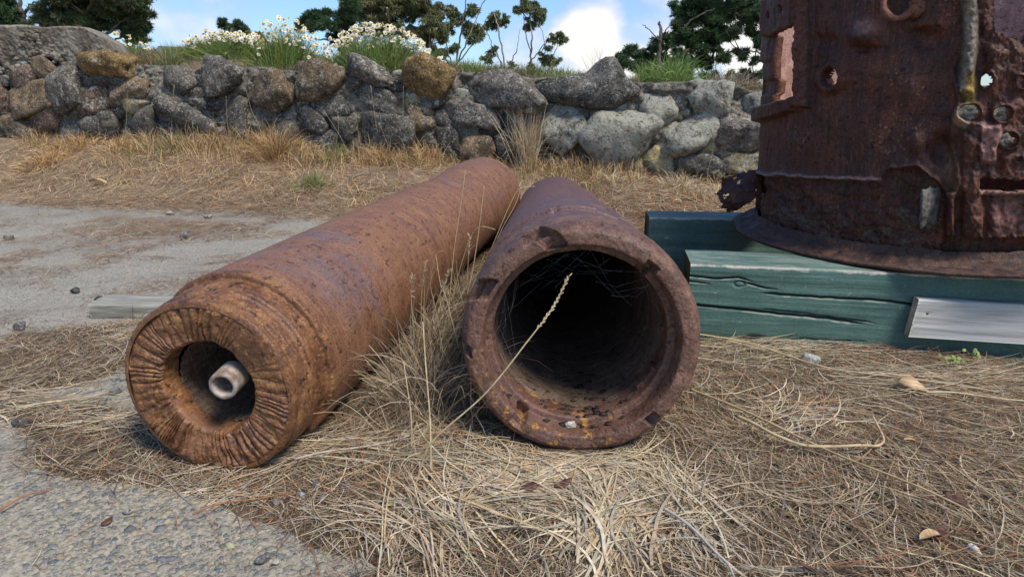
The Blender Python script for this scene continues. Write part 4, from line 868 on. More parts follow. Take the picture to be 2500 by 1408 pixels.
def upright(x, y, z, L, w, lean, bend, droop, col, nseg=5, r=rng, out=None):
    n = len(x); a = r.uniform(0, 2*np.pi, n); l = np.abs(r.normal(0, lean, n))
    d = v3(np.cos(a)*l, np.sin(a)*l, np.ones(n))
    if out is not None: d = d+out
    return strands(v3(x, y, z), d, L, w, nseg, bend, col, droop, r=r)
def build_bank_grass():
    r = np.random.default_rng(8); P = []
    n = 46000; x, s = r.uniform(-5.6, 2.6, n), r.uniform(-1.5, 0.12, n); y = WA+WB*x+s*NRM; k = (np.abs(x) < y*0.83) & (r.uniform(0, 1, n) < 0.55+0.45*fbm(v3(x*1.5, y*1.5), 3, 9)); x, y, s = x[k], y[k], s[k]; n = len(x)
    P.append(lying(x, y, r.uniform(0.05, 0.22, n), r.uniform(0.0022, 0.0042, n), 3, r.normal(0, 1.0, n), pal(n, PAL, r=r)*np.array([1.22, 1.07, 0.92]), 0.03, r, zf=lambda a, b: ground_z(a, b)+0.004, tilt=0.2))
    n = 24000; x, s = r.uniform(-5.6, 2.6, n), np.where(r.uniform(0, 1, n) < 0.6, r.normal(-0.12, 0.16, n), r.uniform(-1.1, 0.05, n)); s = np.minimum(s, 0.06); y = WA+WB*x+s*NRM
    tf = fbm(v3(x*2.6, y*3.2), 3, 19); k = (tf+0.6*ss(-0.5, 0, s) > 0.05) & (np.abs(x) < y*0.83); x, y, s, tf = x[k], y[k], s[k], tf[k]; n = len(x)
    hgt = (0.06+0.11*np.clip(tf+0.35, 0, 1)*ss(-0.8, -0.1, s))*r.uniform(0.6, 1.3, n)*np.where(x > 0.2, 1.0, 1.35)
    col = pal(n, PAL, r=r)*np.array([1.35, 1.17, 0.92]); gm = r.uniform(0, 1, n) < 0.06; col[gm] = pal(gm.sum(), GRN, r=r)*1.4
    P.append(upright(x, y, ground_z(x, y)-0.005, hgt, r.uniform(0.0022, 0.004, n), 0.6, r.normal(0, 1.2, n), 0.9, col, 4, r))
    big('dry_bank_grass', P)
    P = []
    n = 52000; x = r.uniform(-5.8, 2.8, n); s = 0.15+np.abs(r.normal(0, 0.48, n)); y = WA+WB*x+s*NRM; k = np.abs(x) < y*0.83; x, y, s = x[k], y[k], s[k]; n = len(x)
    gr = np.clip(0.22+0.5*fbm(v3(x*1.7, y*1.7), 3, 23)+0.25*ss(0.2, 0.7, s)+0.15*(x > -0.2), 0, 0.75)
    gm = r.uniform(0, 1, n) < gr; col = pal(n, PAL, r=r)*np.array([0.95, 0.88, 0.8]); col[gm] = pal(gm.sum(), GRN, r=r)*1.25
    bare = (x < -1.9) & (x > -2.9); keep = ~(bare & (s < 0.55) & (r.uniform(0, 1, n) < 0.8)); x, y, s, col = x[keep], y[keep], s[keep], col[keep]; n = len(x)
    P.append(upright(x, y, ground_z(x, y)-0.005, r.uniform(0.025, 0.085, n)*(1+0.7*np.clip(fbm(v3(x*3, y*3), 2, 4), 0, 1)), r.uniform(0.002, 0.0038, n), 0.5, r.normal(0, 1, n), 0.6, col, 3, r, out=np.array([VIEWN[0]*0.4, VIEWN[1]*0.4, 0])))
    big('bank_top_grass', P)
build_bank_grass()
def at_wall(px, py, s): # point on a plane s metres behind the wall foot, under pixel
    return wall_pt(px, py, s)
def tuft(px, py, s, n, h, spread, lean, colsA, label, droop=0.9, w=(0.0022, 0.004), grp=None, ground=True, seed=1, name='grass_tuft', out=None):
    r = np.random.default_rng(seed); c = at_wall(px, py, s); z = ground_z(c[0], c[1]) if ground else c[2]
    a = r.uniform(0, 2*np.pi, n); q = np.abs(r.normal(0, spread, n)); x = q*np.cos(a); y = q*np.sin(a)
    zz = (ground_z(c[0]+x, c[1]+y) if ground else z+0*x)
    d = v3(x/spread*lean*0.6+r.normal(0, lean*0.5, n), y/spread*lean*0.6+r.normal(0, lean*0.5, n), np.ones(n))
    if out is not None: d = d+np.asarray(out)
    V, Fs, C = strands(v3(x, y, zz-z-0.01), d, h*r.uniform(0.5, 1.15, n), r.uniform(*w, n), 6, r.normal(0, 0.9, n), pal(n, colsA, r=r), droop, r=r)
    return ob(name, meshdata(name, V, Fs, SL, False, None, C), None, (c[0], c[1], z), None, label, 'grass tuft', grp)
HAY = PAL[:6]*np.array([1.35, 1.14, 0.86]); PALE = PAL[[1, 4, 0, 2]]*1.25; MIXG = np.concatenate([GRN*1.5, PAL[:3]*0.9]); LUSH = GRN*1.9
tuft(683, 405, -0.22, 900, 0.30, 0.07, 0.75, HAY, 'large tawny dry grass tuft growing at the foot of the stone wall', 1.1, seed=2)
tuft(130, 440, -0.55, 520, 0.20, 0.11, 1.3, HAY*1.1, 'low spreading golden dry grass tuft at the left on the bank', 1.6, seed=3)
tuft(300, 385, -0.3, 420, 0.16, 0.12, 0.9, HAY, 'tawny dry grass tuft against the wall left of the big tuft', 1.3, seed=4)
tuft(205, 395, -0.25, 420, 0.17, 0.14, 0.9, HAY*1.05, 'wide dry grass tuft below the smooth grey wall stone at the left', 1.3, seed=14)
tuft(1288, 445, -0.12, 420, 0.47, 0.030, 0.20, PALE, 'tall pale straw clump standing upright between the two barrel ends', 0.35, seed=5)
tuft(765, 470, -0.75, 260, 0.15, 0.05, 0.9, MIXG, 'small green grass tuft on the dry bank behind the left barrel', 1.0, seed=6)
tuft(430, 395, -0.25, 260, 0.18, 0.06, 0.7, MIXG, 'mixed green and brown grass tuft at the wall foot', 1.0, seed=7)
tuft(825, 415, -0.2, 220, 0.17, 0.04, 0.6, MIXG, 'green and straw tuft below the wall right of the large tawny tuft', 0.9, seed=8)
tuft(940, 425, -0.15, 460, 0.20, 0.10, 0.8, HAY*1.1, 'dry grass clump below the widest dark boulder', 1.2, seed=9)
tuft(1040, 425, -0.12, 420, 0.18, 0.08, 0.8, HAY*1.15, 'dry grass clump beside the far end of the left barrel', 1.2, seed=10)
tuft(1500, 470, -0.35, 380, 0.14, 0.10, 1.0, PALE, 'pale matted grass clump in front of the flat tan rock', 1.5, seed=11)
tuft(1660, 480, -0.3, 420, 0.16, 0.10, 0.9, PALE, 'pale curly grass clump left of the torn steel flap', 1.5, seed=12)
tuft(1760, 500, -0.5, 420, 0.13, 0.12, 1.0, PALE, 'pale curly grass clump under the torn steel flap', 1.5, seed=13)
tuft(420, 165, 0.30, 300, 0.20, 0.05, 0.55, MIXG, 'green and straw tuft hanging over the wall top at the left', 0.9, seed=15)
tuft(1580, 190, 0.35, 360, 0.22, 0.05, 0.5, LUSH, 'lush green grass tuft on the wall top just right of the saddle boulder', 0.7, seed=16)
tuft(1645, 215, 0.25, 760, 0.29, 0.07, 0.6, LUSH, 'larger lush green grass tuft spilling over the wall top', 0.9, seed=17)
tuft(1150, 170, 0.45, 240, 0.14, 0.10, 0.5, LUSH, 'short green grass tuft on the wall top left of the wide boulder', 0.6, seed=18)
tuft(1460, 165, 0.40, 46, 0.30, 0.02, 0.30, MIXG, 'sparse tall thin grass stems rising behind the saddle boulder', 0.25, (0.0018, 0.003), seed=19)
tuft(1380, 180, 0.45, 260, 0.12, 0.14, 0.5, LUSH, 'short bright green tuft behind the long saddle boulder', 0.6, seed=20)
tuft(1760, 220, 0.35, 420, 0.17, 0.12, 0.6, PAL, 'dry straw tuft on the wall top beside the steel cylinder', 1.0, seed=21)
tuft(1780, 270, 0.22, 360, 0.20, 0.08, 0.6, PAL, 'dry straw hanging down the wall beside the steel cylinder', 1.6, seed=22, out=(VIEWN*0.5))
tuft(245, 125, 0.10, 160, 0.17, 0.04, 0.6, PAL, 'wispy straw tuft growing beside the concrete block', 0.9, seed=23, ground=False)
tuft(1590, 640, -2.1, 0+60, 0.12, 0.025, 0.9, PAL, 'thin dry stems in the gap between the two green beams', 0.8, (0.0012, 0.0022), seed=24)
def floor_tuft(px, py, n, h, spread, lean, cols, label, seed, droop=0.9, w=(0.0012, 0.0026)):
    r = np.random.default_rng(seed); c = on_z(px, py, 0.02); a = r.uniform(0, 2*np.pi, n); q = np.abs(r.normal(0, spread, n)); x = q*np.cos(a); y = q*np.sin(a)*1.6
    d = v3(r.normal(0, lean, n), r.normal(0, lean*0.8, n), np.ones(n))
    V, Fs, C = strands(v3(x, y, 0*x-0.01), d, h*r.uniform(0.4, 1.2, n), r.uniform(*w, n), 8, r.normal(0, 1.0, n), pal(n, cols, r=r), droop, r=r)
    V[:, 2] = np.maximum(V[:, 2], 0.002+0.004*np.abs(np.sin(V[:, 0]*900)))
    return ob('grass_tuft', meshdata('grass_tuft', V, Fs, SL, False, None, C), None, (c[0], c[1], 0.012), None, label, 'grass tuft')
floor_tuft(1040, 1000, 480, 0.26, 0.05, 0.55, PAL, 'tangled dry grass tuft growing between the two barrels near their front ends', 31, 1.3)
floor_tuft(1060, 860, 400, 0.22, 0.05, 0.5, PAL, 'second tangled dry tuft deeper in the gap between the barrels', 32, 1.2)
floor_tuft(1115, 740, 240, 0.20, 0.06, 0.5, PAL, 'dry tuft halfway along the gap between the barrels', 33, 1.0)
floor_tuft(1800, 612, 90, 0.13, 0.03, 0.9, PAL, 'thin dry stems rising between the front and rear green beams', 34, 0.6)
floor_tuft(320, 800, 150, 0.07, 0.06, 0.8, PAL, 'small dry tuft in front of the grey plank', 35, 1.0)

# ------------------------------------------------------------------ single stalks
def stalk(poly, Ys, rad, label, head=None, col=(0.56, 0.44, 0.25), grp=None, seed=1):
    """poly: traced stem (pixel points) with a depth for each end"""
    r = np.random.default_rng(seed); P = []
    for k, (px, py) in enumerate(poly):
        Y = np.interp(k, np.linspace(0, len(poly)-1, len(Ys)), Ys); P.append(on_y(px, py, Y))
    P = np.array(P); t = np.linspace(0, len(P)-1, 8*len(P)); i = np.minimum(t.astype(int), len(P)-2); f = t-i
    def cat(k): return P[np.clip(k, 0, len(P)-1)]
    f_ = f[:, None]; p0, p1, p2, p3 = cat(i-1), cat(i), cat(i+1), cat(i+2)
    C = 0.5*((2*p1)+(-p0+p2)*f_+(2*p0-5*p1+4*p2-p3)*f_**2+(-p0+3*p1-3*p2+p3)*f_**3)
    e = thing('grass_stalk', label, 'grass stalk', tuple(P[0]), grp)
    V, Fs = tube(C-P[0], np.linspace(rad, rad*0.5, len(C)), 6); ob('stem', meshdata('stem', V, Fs, SL, True, None, np.tile(np.array(col), (len(V), 1))), e)
    if head:
        kind, L = head; acc = np.cumsum(np.r_[0, np.linalg.norm(np.diff(C[::-1], axis=0), axis=1)]); Cr = C[::-1]
        if kind == 'ear':
            n = 26; Q = []
            for k in range(n):
                d = L*k/n; p = np.array([np.interp(d, acc, Cr[:, a]) for a in range(3)])-P[0]; j = min(len(Cr)-2, np.searchsorted(acc, d)); T = Cr[j]-Cr[j+1]; T /= np.linalg.norm(T)+1e-9
                sd = np.cross(T, [0, 1, 0]); sd /= np.linalg.norm(sd); sd = sd*(1 if k % 2 else -1)+np.array([0, r.normal(0, .4), 0])
                vv, ff = ico(1); gl = L/n*r.uniform(1.2, 2.2); ax = T+sd*0.28; ax /= np.linalg.norm(ax); u = np.cross(ax, [0.3, 1, 0.1]); u /= np.linalg.norm(u); w = np.cross(ax, u)
                G = p+sd*gl*0.10+ax*gl*0.5+vv[:, :1]*ax*gl*0.6+vv[:, 1:2]*u*gl*0.11+vv[:, 2:3]*w*gl*0.11
                Q.append((G, ff, np.array(col)*r.uniform(1.0, 1.35)))
            V, Fs, Cc = join(Q); ob('seed_head', meshdata('seed_head', V, Fs, SL, True, None, Cc), e)
        else:
            n = 46; d = r.uniform(0, L, n); p = np.stack([np.interp(d, acc, Cr[:, a]) for a in range(3)], 1)-P[0]; T = Cr[0]-Cr[3]; T /= np.linalg.norm(T)
            dr = T+r.normal(0, 0.35 if kind == 'brush' else 0.6, (n, 3)); V, Fs, Cc = strands(p, dr, np.full(n, 0.012 if kind == 'brush' else 0.02), np.full(n, 0.0022), 2, np.zeros(n), pal(n, PAL[[1, 4]], r=r)*1.1, r=r)
            ob('seed_head', meshdata('seed_head', V, Fs, SL, False, None, Cc), e)
    return e
G1 = 'dry stalks standing between the barrels'
stalk([(1012, 1200), (1030, 1130), (1062, 1070), (1185, 960), (1290, 830), (1350, 750), (1387, 676)], [1.04, 1.02, 1.04], 0.0019, 'long pale wheat-like stalk with seed ear leaning across the wide dark bore', ('ear', 0.105), (0.62, 0.50, 0.30))
stalk([(1094, 790), (1100, 700), (1110, 600), (1128, 480), (1136, 418)], [1.7, 1.75], 0.0014, 'tallest thin upright stalk in front of the left barrel body', None, grp=G1, seed=2)
stalk([(1140, 720), (1152, 670), (1168, 570), (1182, 455)], [1.8, 1.85], 0.0016, 'straight bare stalk just right of the tallest thin stalk', None, grp=G1, seed=3)
stalk([(1100, 740), (1125, 650), (1148, 580), (1172, 554), (1208, 560)], [1.75, 1.7], 0.0014, 'arched stalk whose pale drooping seed head touches the right barrel rim', ('ear', 0.04), (0.6, 0.47, 0.26), G1, 4)
stalk([(1170, 680), (1215, 570), (1245, 500), (1268, 462), (1305, 455)], [2.1, 2.1], 0.0016, 'arched stalk with pale seed head lying over the middle of the right barrel', ('ear', 0.05), (0.62, 0.5, 0.28), G1, 5)
stalk([(1190, 640), (1225, 560), (1262, 490), (1275, 430)], [2.2, 2.25], 0.0014, 'plain stalk beside the arched stalk over the right barrel', None, grp=G1, seed=6)
stalk([(1072, 800), (1060, 740), (1051, 690), (1064, 625), (1084, 612)], [1.5, 1.45], 0.0013, 'hooked stalk with a small tight seed head before the left barrel', ('ear', 0.025), grp=G1, seed=7)
stalk([(1012, 830), (1006, 760), (1003, 700), (1010, 672)], [1.38, 1.36], 0.0011, 'leftmost short feathery stalk before the left barrel', ('brush', 0.05), grp=G1, seed=8)
stalk([(1030, 830), (1028, 760), (1031, 700), (1038, 640)], [1.42, 1.4], 0.0011, 'second feathery stalk from the left before the left barrel', ('brush', 0.06), grp=G1, seed=9)
stalk([(1035, 860), (1060, 760), (1082, 700), (1100, 655)], [1.4, 1.4], 0.0011, 'slanting feathery stalk crossing the gap shadow', ('brush', 0.06), grp=G1, seed=10)
stalk([(1140, 690), (1143, 640), (1146, 575)], [1.8, 1.8], 0.0011, 'short stiff feathery stalk close to the right barrel rim', ('brush', 0.06), grp=G1, seed=11)
stalk([(1052, 1150), (1050, 1030), (1040, 900), (1032, 785)], [1.05, 1.12], 0.0020, 'thick pale stalk standing in front of the gap between barrels', None, (0.62, 0.52, 0.33), G1, 12)
stalk([(1005, 1090), (1003, 1010), (992, 930), (985, 880)], [1.1, 1.15], 0.0018, 'bent pale stalk left of the thick one in front of the gap', None, (0.58, 0.48, 0.3), G1, 13)
stalk([(1110, 680), (1100, 610), (1106, 500)], [1.9, 1.9], 0.0010, 'faint brown stalk against the left barrel', None, (0.35, 0.22, 0.12), G1, 14)
stalk([(1120, 850), (1090, 730), (1075, 690), (1064, 622)], [1.35, 1.45], 0.0011, 'thin stalk crossing diagonally behind the hooked stalk', None, grp=G1, seed=15)
def lying_stalk(pts, rad, label, col, z=0.035):
    P = np.array([on_z(px, py, z) for px, py in pts]); 
    t = np.linspace(0, len(P)-1, 10*len(P)); Q = np.stack([np.interp(t, np.arange(len(P)), P[:, a]) for a in range(3)], 1)
    for _ in range(6): Q[1:-1] = (Q[:-2]+Q[1:-1]*2+Q[2:])/4
    Q[:, 2] = z+0.004*np.sin(np.arange(len(Q))*0.2)
    V, Fs = tube(Q-Q[0], np.linspace(rad, rad*0.6, len(Q)), 8); ob('straw_stalk', meshdata('straw_stalk', V, Fs, SL, True, None, np.tile(np.array(col), (len(V), 1))), None, tuple(Q[0]), None, label, 'straw stalk')
lying_stalk([(1685, 950), (1850, 1020), (2040, 1102), (2200, 1175), (2372, 1246)], 0.0028, 'longest thick straw stalk lying diagonally across the right foreground litter', (0.52, 0.40, 0.22))
lying_stalk([(1800, 1015), (1880, 1060), (1960, 1082), (2060, 1092), (2140, 1090), (2162, 1070), (2130, 1020)], 0.0036, 'hooked pale straw stalk crossing under the longest diagonal stalk', (0.60, 0.46, 0.27))
lying_stalk([(1700, 815), (1850, 845), (2020, 895), (2200, 925), (2440, 955)], 0.0028, 'long pale straw stalk lying along the foot of the front beam', (0.60, 0.48, 0.29))
lying_stalk([(2260, 957), (2380, 965), (2560, 978)], 0.0024, 'short pale straw stalk at the right edge below the pale board', (0.60, 0.5, 0.33))
lying_stalk([(1620, 1240), (1700, 1300), (1780, 1370), (1800, 1440)], 0.0026, 'grey-white flattened straw stalk running to the bottom edge', (0.52, 0.48, 0.43))
lying_stalk([(720, 1120), (860, 1095), (1000, 1060)], 0.0022, 'grey straw stalk lying beneath the left barrel on its right side', (0.5, 0.45, 0.37))
lying_stalk([(1110, 1330), (1060, 1270), (1000, 1180), (960, 1120)], 0.0022, 'brown bent straw stalk in the middle foreground', (0.38, 0.28, 0.18))
lying_stalk([(470, 1255), (560, 1225), (720, 1195)], 0.0018, 'reddish twig lying on the pavement edge below the left barrel', (0.36, 0.17, 0.08), 0.02)
lying_stalk([(0, 1245), (90, 1200), (130, 1185)], 0.0018, 'reddish twig at the left edge of the pavement', (0.36, 0.17, 0.08), 0.012)
def wall_stalks():
    r = np.random.default_rng(77)
    L = [(300, 395, 312, 200), (375, 300, 345, 400), (395, 400, 398, 330), (1000, 400, 985, 210), (960, 400, 925, 300), (930, 380, 905, 210), (560, 350, 552, 235), (530, 400, 520, 300), (1490, 475, 1497, 395), (640, 330, 600, 215), (480, 390, 470, 300), (850, 390, 790, 270), (885, 400, 870, 290), (1620, 470, 1605, 410), (1345, 420, 1375, 330), (1255, 350, 1238, 265), (1725, 440, 1745, 300), (420, 350, 425, 210), (250, 390, 240, 300), (820, 360, 825, 275)]
    NM = ['in front of the brown stones left of the ochre capstone', 'leaning before the light rough stone at the left', 'short and upright by the square grey stone', 'tall one before the widest dark boulder', 'leaning left over the widest dark boulder', 'tilted left above the widest dark boulder', 'tall one left of the large tawny tuft', 'low one left of the large tawny tuft', 'bare and upright before the flat tan rock', 'long one leaning left over the tawny tuft', 'by the long slanting grey boulder', 'leaning far left right of the tawny tuft', 'nearly upright right of the tawny tuft', 'short one at the right of the flat tan rock', 'slanting right of the tall pale clump', 'slanting left of the tall pale clump', 'near the yellow-grey stones by the cylinder', 'tallest one below the hanging green tuft', 'short one before the small grey stones at the left', 'bare one beneath the tan boulder pair']
    for k, (x0, y0, x1, y1) in enumerate(L):
        a = at_wall(x0, y0, -0.12); Y0 = a[1]; 
        mx, my = (x0+x1)/2+r.normal(0, 5), (y0+y1)/2
        stalk([(x0, y0+14), (x0*0.7+mx*0.3, y0*0.6+my*0.4), (mx, my), (x1, y1)], [Y0, Y0-0.03], 0.0019, 'thin wall-side stalk '+NM[k], ('brush', 0.05) if k % 3 else None, (0.55, 0.43, 0.26), 'thin dry stalks in front of the stone wall', 100+k)
wall_stalks()

# ------------------------------------------------------------------ daisies
PETAL = simple('white_petal', (0.66, 0.64, 0.52), (0.82, 0.80, 0.70), 50, 0.6, 0.1); EYE = simple('yellow_disc', (0.55, 0.36, 0.03), (0.75, 0.52, 0.06), 300, 0.8, 0.5)
def flower_mesh(seed):
    r = np.random.default_rng(seed); V = []; Q = []; R = 0.025; n = 11; mi = []; drop = r.uniform(-0.5, 0.9)
    for k in range(n):
        a = 2*np.pi*k/n+r.normal(0, .08); c, s = math.cos(a), math.sin(a); w = 0.0052; l = R*r.uniform(0.85, 1.1); dz = -drop*0.010+r.normal(0, .0015)
        o = len(V); V += [(c*0.005-s*w*.6, s*0.005+c*w*.6, 0), (c*0.005+s*w*.6, s*0.005-c*w*.6, 0), (c*l*.7+s*w, s*l*.7-c*w, dz*.4), (c*l, s*l, dz), (c*l*.7-s*w, s*l*.7+c*w, dz*.4)]
        Q += [(o, o+1, o+2), (o, o+2, o+4), (o+4, o+2, o+3)]; mi += [0]*3
    vv, ff = ico(1); o = len(V); V = np.array(V); V = np.concatenate([V, vv*np.array([0.0120, 0.0120, 0.009])+np.array([0, 0, 0.001])]); Q = np.concatenate([np.array(Q), ff+o]); mi += [1]*len(ff)
    return meshdata('flower', V, Q, [PETAL, EYE], False, mi)
FL = [flower_mesh(k) for k in range(6)]
def daisy(x0, x1, ytop, ybase, nf, nfol, s, label, seed, topf=None):
    r = np.random.default_rng(seed); cx = (x0+x1)/2; C = at_wall(cx, ybase, s); C[2] = ground_z(C[0], C[1])
    e = thing('daisy_plant', label, 'daisy plant', tuple(C)); A = at_wall(x0, ybase, s); B = at_wall(x1, ybase, s); half = (B[0]-A[0])/2; T = at_wall(cx, ytop, s)[2]-C[2]
    n = nfol; bx = r.normal(0, half*0.35, n); by = r.normal(0, 0.10, n); zb = ground_z(C[0]+bx, C[1]+by)-C[2]
    tx = np.clip(bx*1.7+r.normal(0, half*0.25, n), -half*1.1, half*1.1); ht = T*r.uniform(0.3, 0.85, n)*np.sqrt(np.clip(1-(tx/half/1.15)**2, 0.15, 1))
    d = v3(tx-bx, r.normal(0, 0.08, n), ht); col = pal(n, np.concatenate([GRN*1.2, GRN*1.2, np.array([[0.3, 0.22, 0.05]])]), r=r)
    V, Fs, Cc = strands(v3(bx, by, zb), d, np.linalg.norm(d, axis=1), r.uniform(0.0022, 0.0045, n), 4, r.normal(0, 0.5, n), col*1.3, r=r)
    P2 = [(V, Fs, Cc)]; m = nfol*3; k = r.integers(0, n, m); t = r.uniform(0.25, 0.95, m)[:, None]; bp = v3(bx, by, zb)[k]+d[k]*t
    P2.append(strands(bp, r.normal(size=(m, 3))+np.array([0, 0, 0.8]), r.uniform(0.015, 0.05, m), r.uniform(0.0015, 0.004, m), 2, r.normal(0, .5, m), pal(m, GRN*1.4, r=r), r=r))
    V, Fs, Cc = join(P2); ob('foliage', meshdata('foliage', V, Fs, [LEAF], False, None, Cc), e)
    for k in range(nf):
        x = r.uniform(-1, 1); env = (1-abs(x)**2.4*0.55) if topf is None else topf(x); zt = T*env*(1.04-abs(r.normal(0, 0.34))) ; y = r.normal(0, 0.09)-0.03
        o = ob('flower', FL[k % 6], e, (x*half, y, max(zt, 0.1*T))); o.rotation_euler = (r.uniform(-0.2, 1.6), r.normal(0, 0.6), r.uniform(-0.5, 0.5)); sc = r.uniform(0.55, 1.0); o.scale = (sc,)*3
daisy(478, 650, 80, 155, 190, 2000, 0.55, 'white and yellow daisy bush in bloom on the wall top, left of the three', 1)
daisy(625, 775, 48, 158, 130, 1400, 0.50, 'taller loose daisy bush with green stems in the middle of the wall top', 2)
daisy(808, 1045, 62, 158, 280, 3000, 0.45, 'largest rounded daisy bush covered in white flowers behind the ochre boulder', 3)
daisy(285, 352, 85, 125, 18, 160, 0.5, 'small sparse daisy plant beside the left concrete block', 4)
daisy(1050, 1085, 135, 165, 8, 60, 0.5, 'tiny daisy plant right of the largest daisy bush', 5)
def broadleaf(px, py, s, n, rad, label, seed, size=0.02):
    r = np.random.default_rng(seed); C = at_wall(px, py, s); C[2] = max(C[2], 0); P = r.normal(size=(n, 3))*np.array([rad, rad*0.5, rad*0.45]); P[:, 2] = np.abs(P[:, 2]); a = r.uniform(0, 6.28, n)
    nn = v3(r.normal(0, .5, n), r.normal(-.4, .5, n), np.ones(n)); nn /= np.linalg.norm(nn, axis=1)[:, None]; u = np.cross(nn, v3(np.cos(a), np.sin(a), 0*a)); u /= np.linalg.norm(u, axis=1)[:, None]; w = np.cross(nn, u)
    A = np.linspace(0, 2*np.pi, 7)[:-1]; sz = size*r.uniform(.5, 1.2, n); V = P[:, None]+(np.cos(A)[None, :, None]*u[:, None]+np.sin(A)[None, :, None]*w[:, None])*sz[:, None, None]
    b = np.arange(n)[:, None]*6; Q = np.concatenate([b+np.array([[0, 1, 2, 3]]), b+np.array([[0, 3, 4, 5]])]); Cc = np.repeat(pal(n, GRN*1.3, r=r), 6, 0)
    e = ob('leafy_weed', meshdata('leafy_weed', V.reshape(-1, 3), Q, [LEAF], False, None, Cc), None, tuple(C), None, label, 'weed')
broadleaf(530, 158, 0.38, 140, 0.09, 'round-leaved green weed below the left daisy bush', 1)
broadleaf(1740+580, 880, -3.15, 6, 0.010, 'tiny green seedling at the foot of the front beam', 2, 0.006) if False else None

# ------------------------------------------------------------------ trees beyond the wall
def m_fol():
    k = NT('tree_leaves', 0.65, 0.25); a = k.n.new('ShaderNodeAttribute'); a.attribute_name = 'Col'
    k.done(a.outputs['Color']); tr = k.n.new('ShaderNodeBsdfTranslucent'); k.l.new(a.outputs['Color'], tr.inputs['Color'])
    mx = k.n.new('ShaderNodeMixShader'); mx.inputs[0].default_value = 0.3; k.l.new(k.b.outputs[0], mx.inputs[1]); k.l.new(tr.outputs[0], mx.inputs[2]); k.l.new(mx.outputs[0], k.n['Material Output'].inputs['Surface'])
    return k.m
FOL = m_fol(); BARK = simple('bark', (0.05, 0.04, 0.032), (0.16, 0.13, 0.105), 8, 0.95, 0.8, 0.03); PBARK = simple('pale_bark', (0.16, 0.13, 0.11), (0.36, 0.31, 0.27), 6, 0.9, 0.5, 0.02)
def tree(name, D, blobs, stems, cols, dens, leaf, label, cat, seed, bark=BARK, trunk_r=6, kind='needle', grp=None, twigs=True):
    r = np.random.default_rng(seed); sc = D/F; base = on_y(stems[0][0][0][0], 150, D); base[2] = 1.05
    e = thing(name, label, cat, tuple(base), grp); P = []; T = []
    def pt(px, py, dy=0.0): return on_y(px, py, D+dy)-base
    for st in stems:
        w = st[1] if isinstance(st[1], (int, float)) else trunk_r; pts = st[0] if isinstance(st[1], (int, float)) else st
        q = np.array([pt(x, y, r.normal(0, 0.02*D)) for x, y in pts])
        if st is stems[0]: q[0, 2] = -0.2
        t = np.linspace(0, len(q)-1, 5*len(q)); qq = np.stack([np.interp(t, np.arange(len(q)), q[:, a]) for a in range(3)], 1)
        for _ in range(3): qq[1:-1] = (qq[:-2]+2*qq[1:-1]+qq[2:])/4
        qq[1:-1] += r.normal(0, 1.2*sc, (len(qq)-2, 3)); T.append(tube(qq, np.linspace(w*sc, w*sc*0.35, len(qq)), 7))
    ends = np.array([p for st in stems for p in [pt(*(st[0] if isinstance(st[1], (int, float)) else st)[k]) for k in range(len(st[0] if isinstance(st[1], (int, float)) else st))]])
    ext = []
    for (bx, by, br) in blobs:
        ext.append((bx, by, br*0.85))
        for _ in range(5 if kind == 'leaf' else 3): a_ = r.uniform(0, 6.28); ext.append((bx+1.0*br*math.cos(a_), by+0.8*br*math.sin(a_), br*r.uniform(0.35, 0.6)))
    for (bx, by, br) in ext:
        dy = r.normal(0, 1.0)*br*sc*1.0; C = pt(bx, by, dy); R = br*sc
        if twigs and br > 6:
            j = ends[np.argmin(np.linalg.norm(ends-C, axis=1))]; mid = (j+C)/2+np.array([0, 0, -0.15*R])+r.normal(0, 0.1*R, 3); T.append(tube(np.array([j, mid, C]), np.array([1.5, 1.1, 0.5])*sc, 5))
            for _ in range(4): dd = r.normal(size=3); dd /= np.linalg.norm(dd); T.append(tube(np.array([C-dd*0.2*R, C+dd*0.45*R+[0, 0, .1*R], C+dd*0.9*R]), np.array([0.9, 0.6, 0.3])*sc, 4))
        nc = max(5, int(br*0.9)); cd_ = r.normal(size=(nc, 3)); cd_ /= np.linalg.norm(cd_, axis=1)[:, None]; cc = C+cd_*R*(r.uniform(0.15, 1, nc)**0.5)[:, None]*np.array([1, 1, 0.72])
        m = int(dens*1.25*br*br); k = r.integers(0, nc, m); cr = R*r.uniform(0.16, 0.34, nc)*(1.2 if br < 20 else 1)
        dv = r.normal(size=(m, 3)); dv /= np.linalg.norm(dv, axis=1)[:, None]; q = cc[k]+dv*(cr[k]*r.uniform(0.1, 1.1, m))[:, None]*np.array([1.15, 1.15, 0.7])
        L = 0.85*leaf*sc*r.uniform(0.5, 1.4, m)
        if kind == 'needle': d = dv+np.array([0, 0, 0.35])+r.normal(size=(m, 3))*0.5; wd = L*0.34
        else: d = dv*0.4+np.array([0, 0, -0.7])+r.normal(size=(m, 3))*0.5; wd = L*0.36
        tone = r.uniform(0.7, 1.25, nc)[k][:, None]; P.append(strands(q, d, L, wd, 1, np.zeros(m), pal(m, cols, r=r)*tone, r=r))
    V, Fs, C = join(P); ob('crown', meshdata('crown', V, Fs, [FOL], False, None, C), e)
    V, Fs, _ = join(T); ob('trunk', meshdata('trunk', V, Fs, [bark], True), e)
PINE = np.array([(0.040, 0.085, 0.034), (0.060, 0.110, 0.045), (0.030, 0.062, 0.028), (0.080, 0.115, 0.045), (0.13, 0.075, 0.04)]); PINE = PINE*1.5; DARKP = PINE[:4]*0.85
EUC = 1.2*np.array([(0.12, 0.13, 0.05), (0.15, 0.155, 0.06), (0.085, 0.105, 0.045), (0.18, 0.165, 0.07)]); EUCB = EUC*np.array([1.0, 1.15, 1.2])
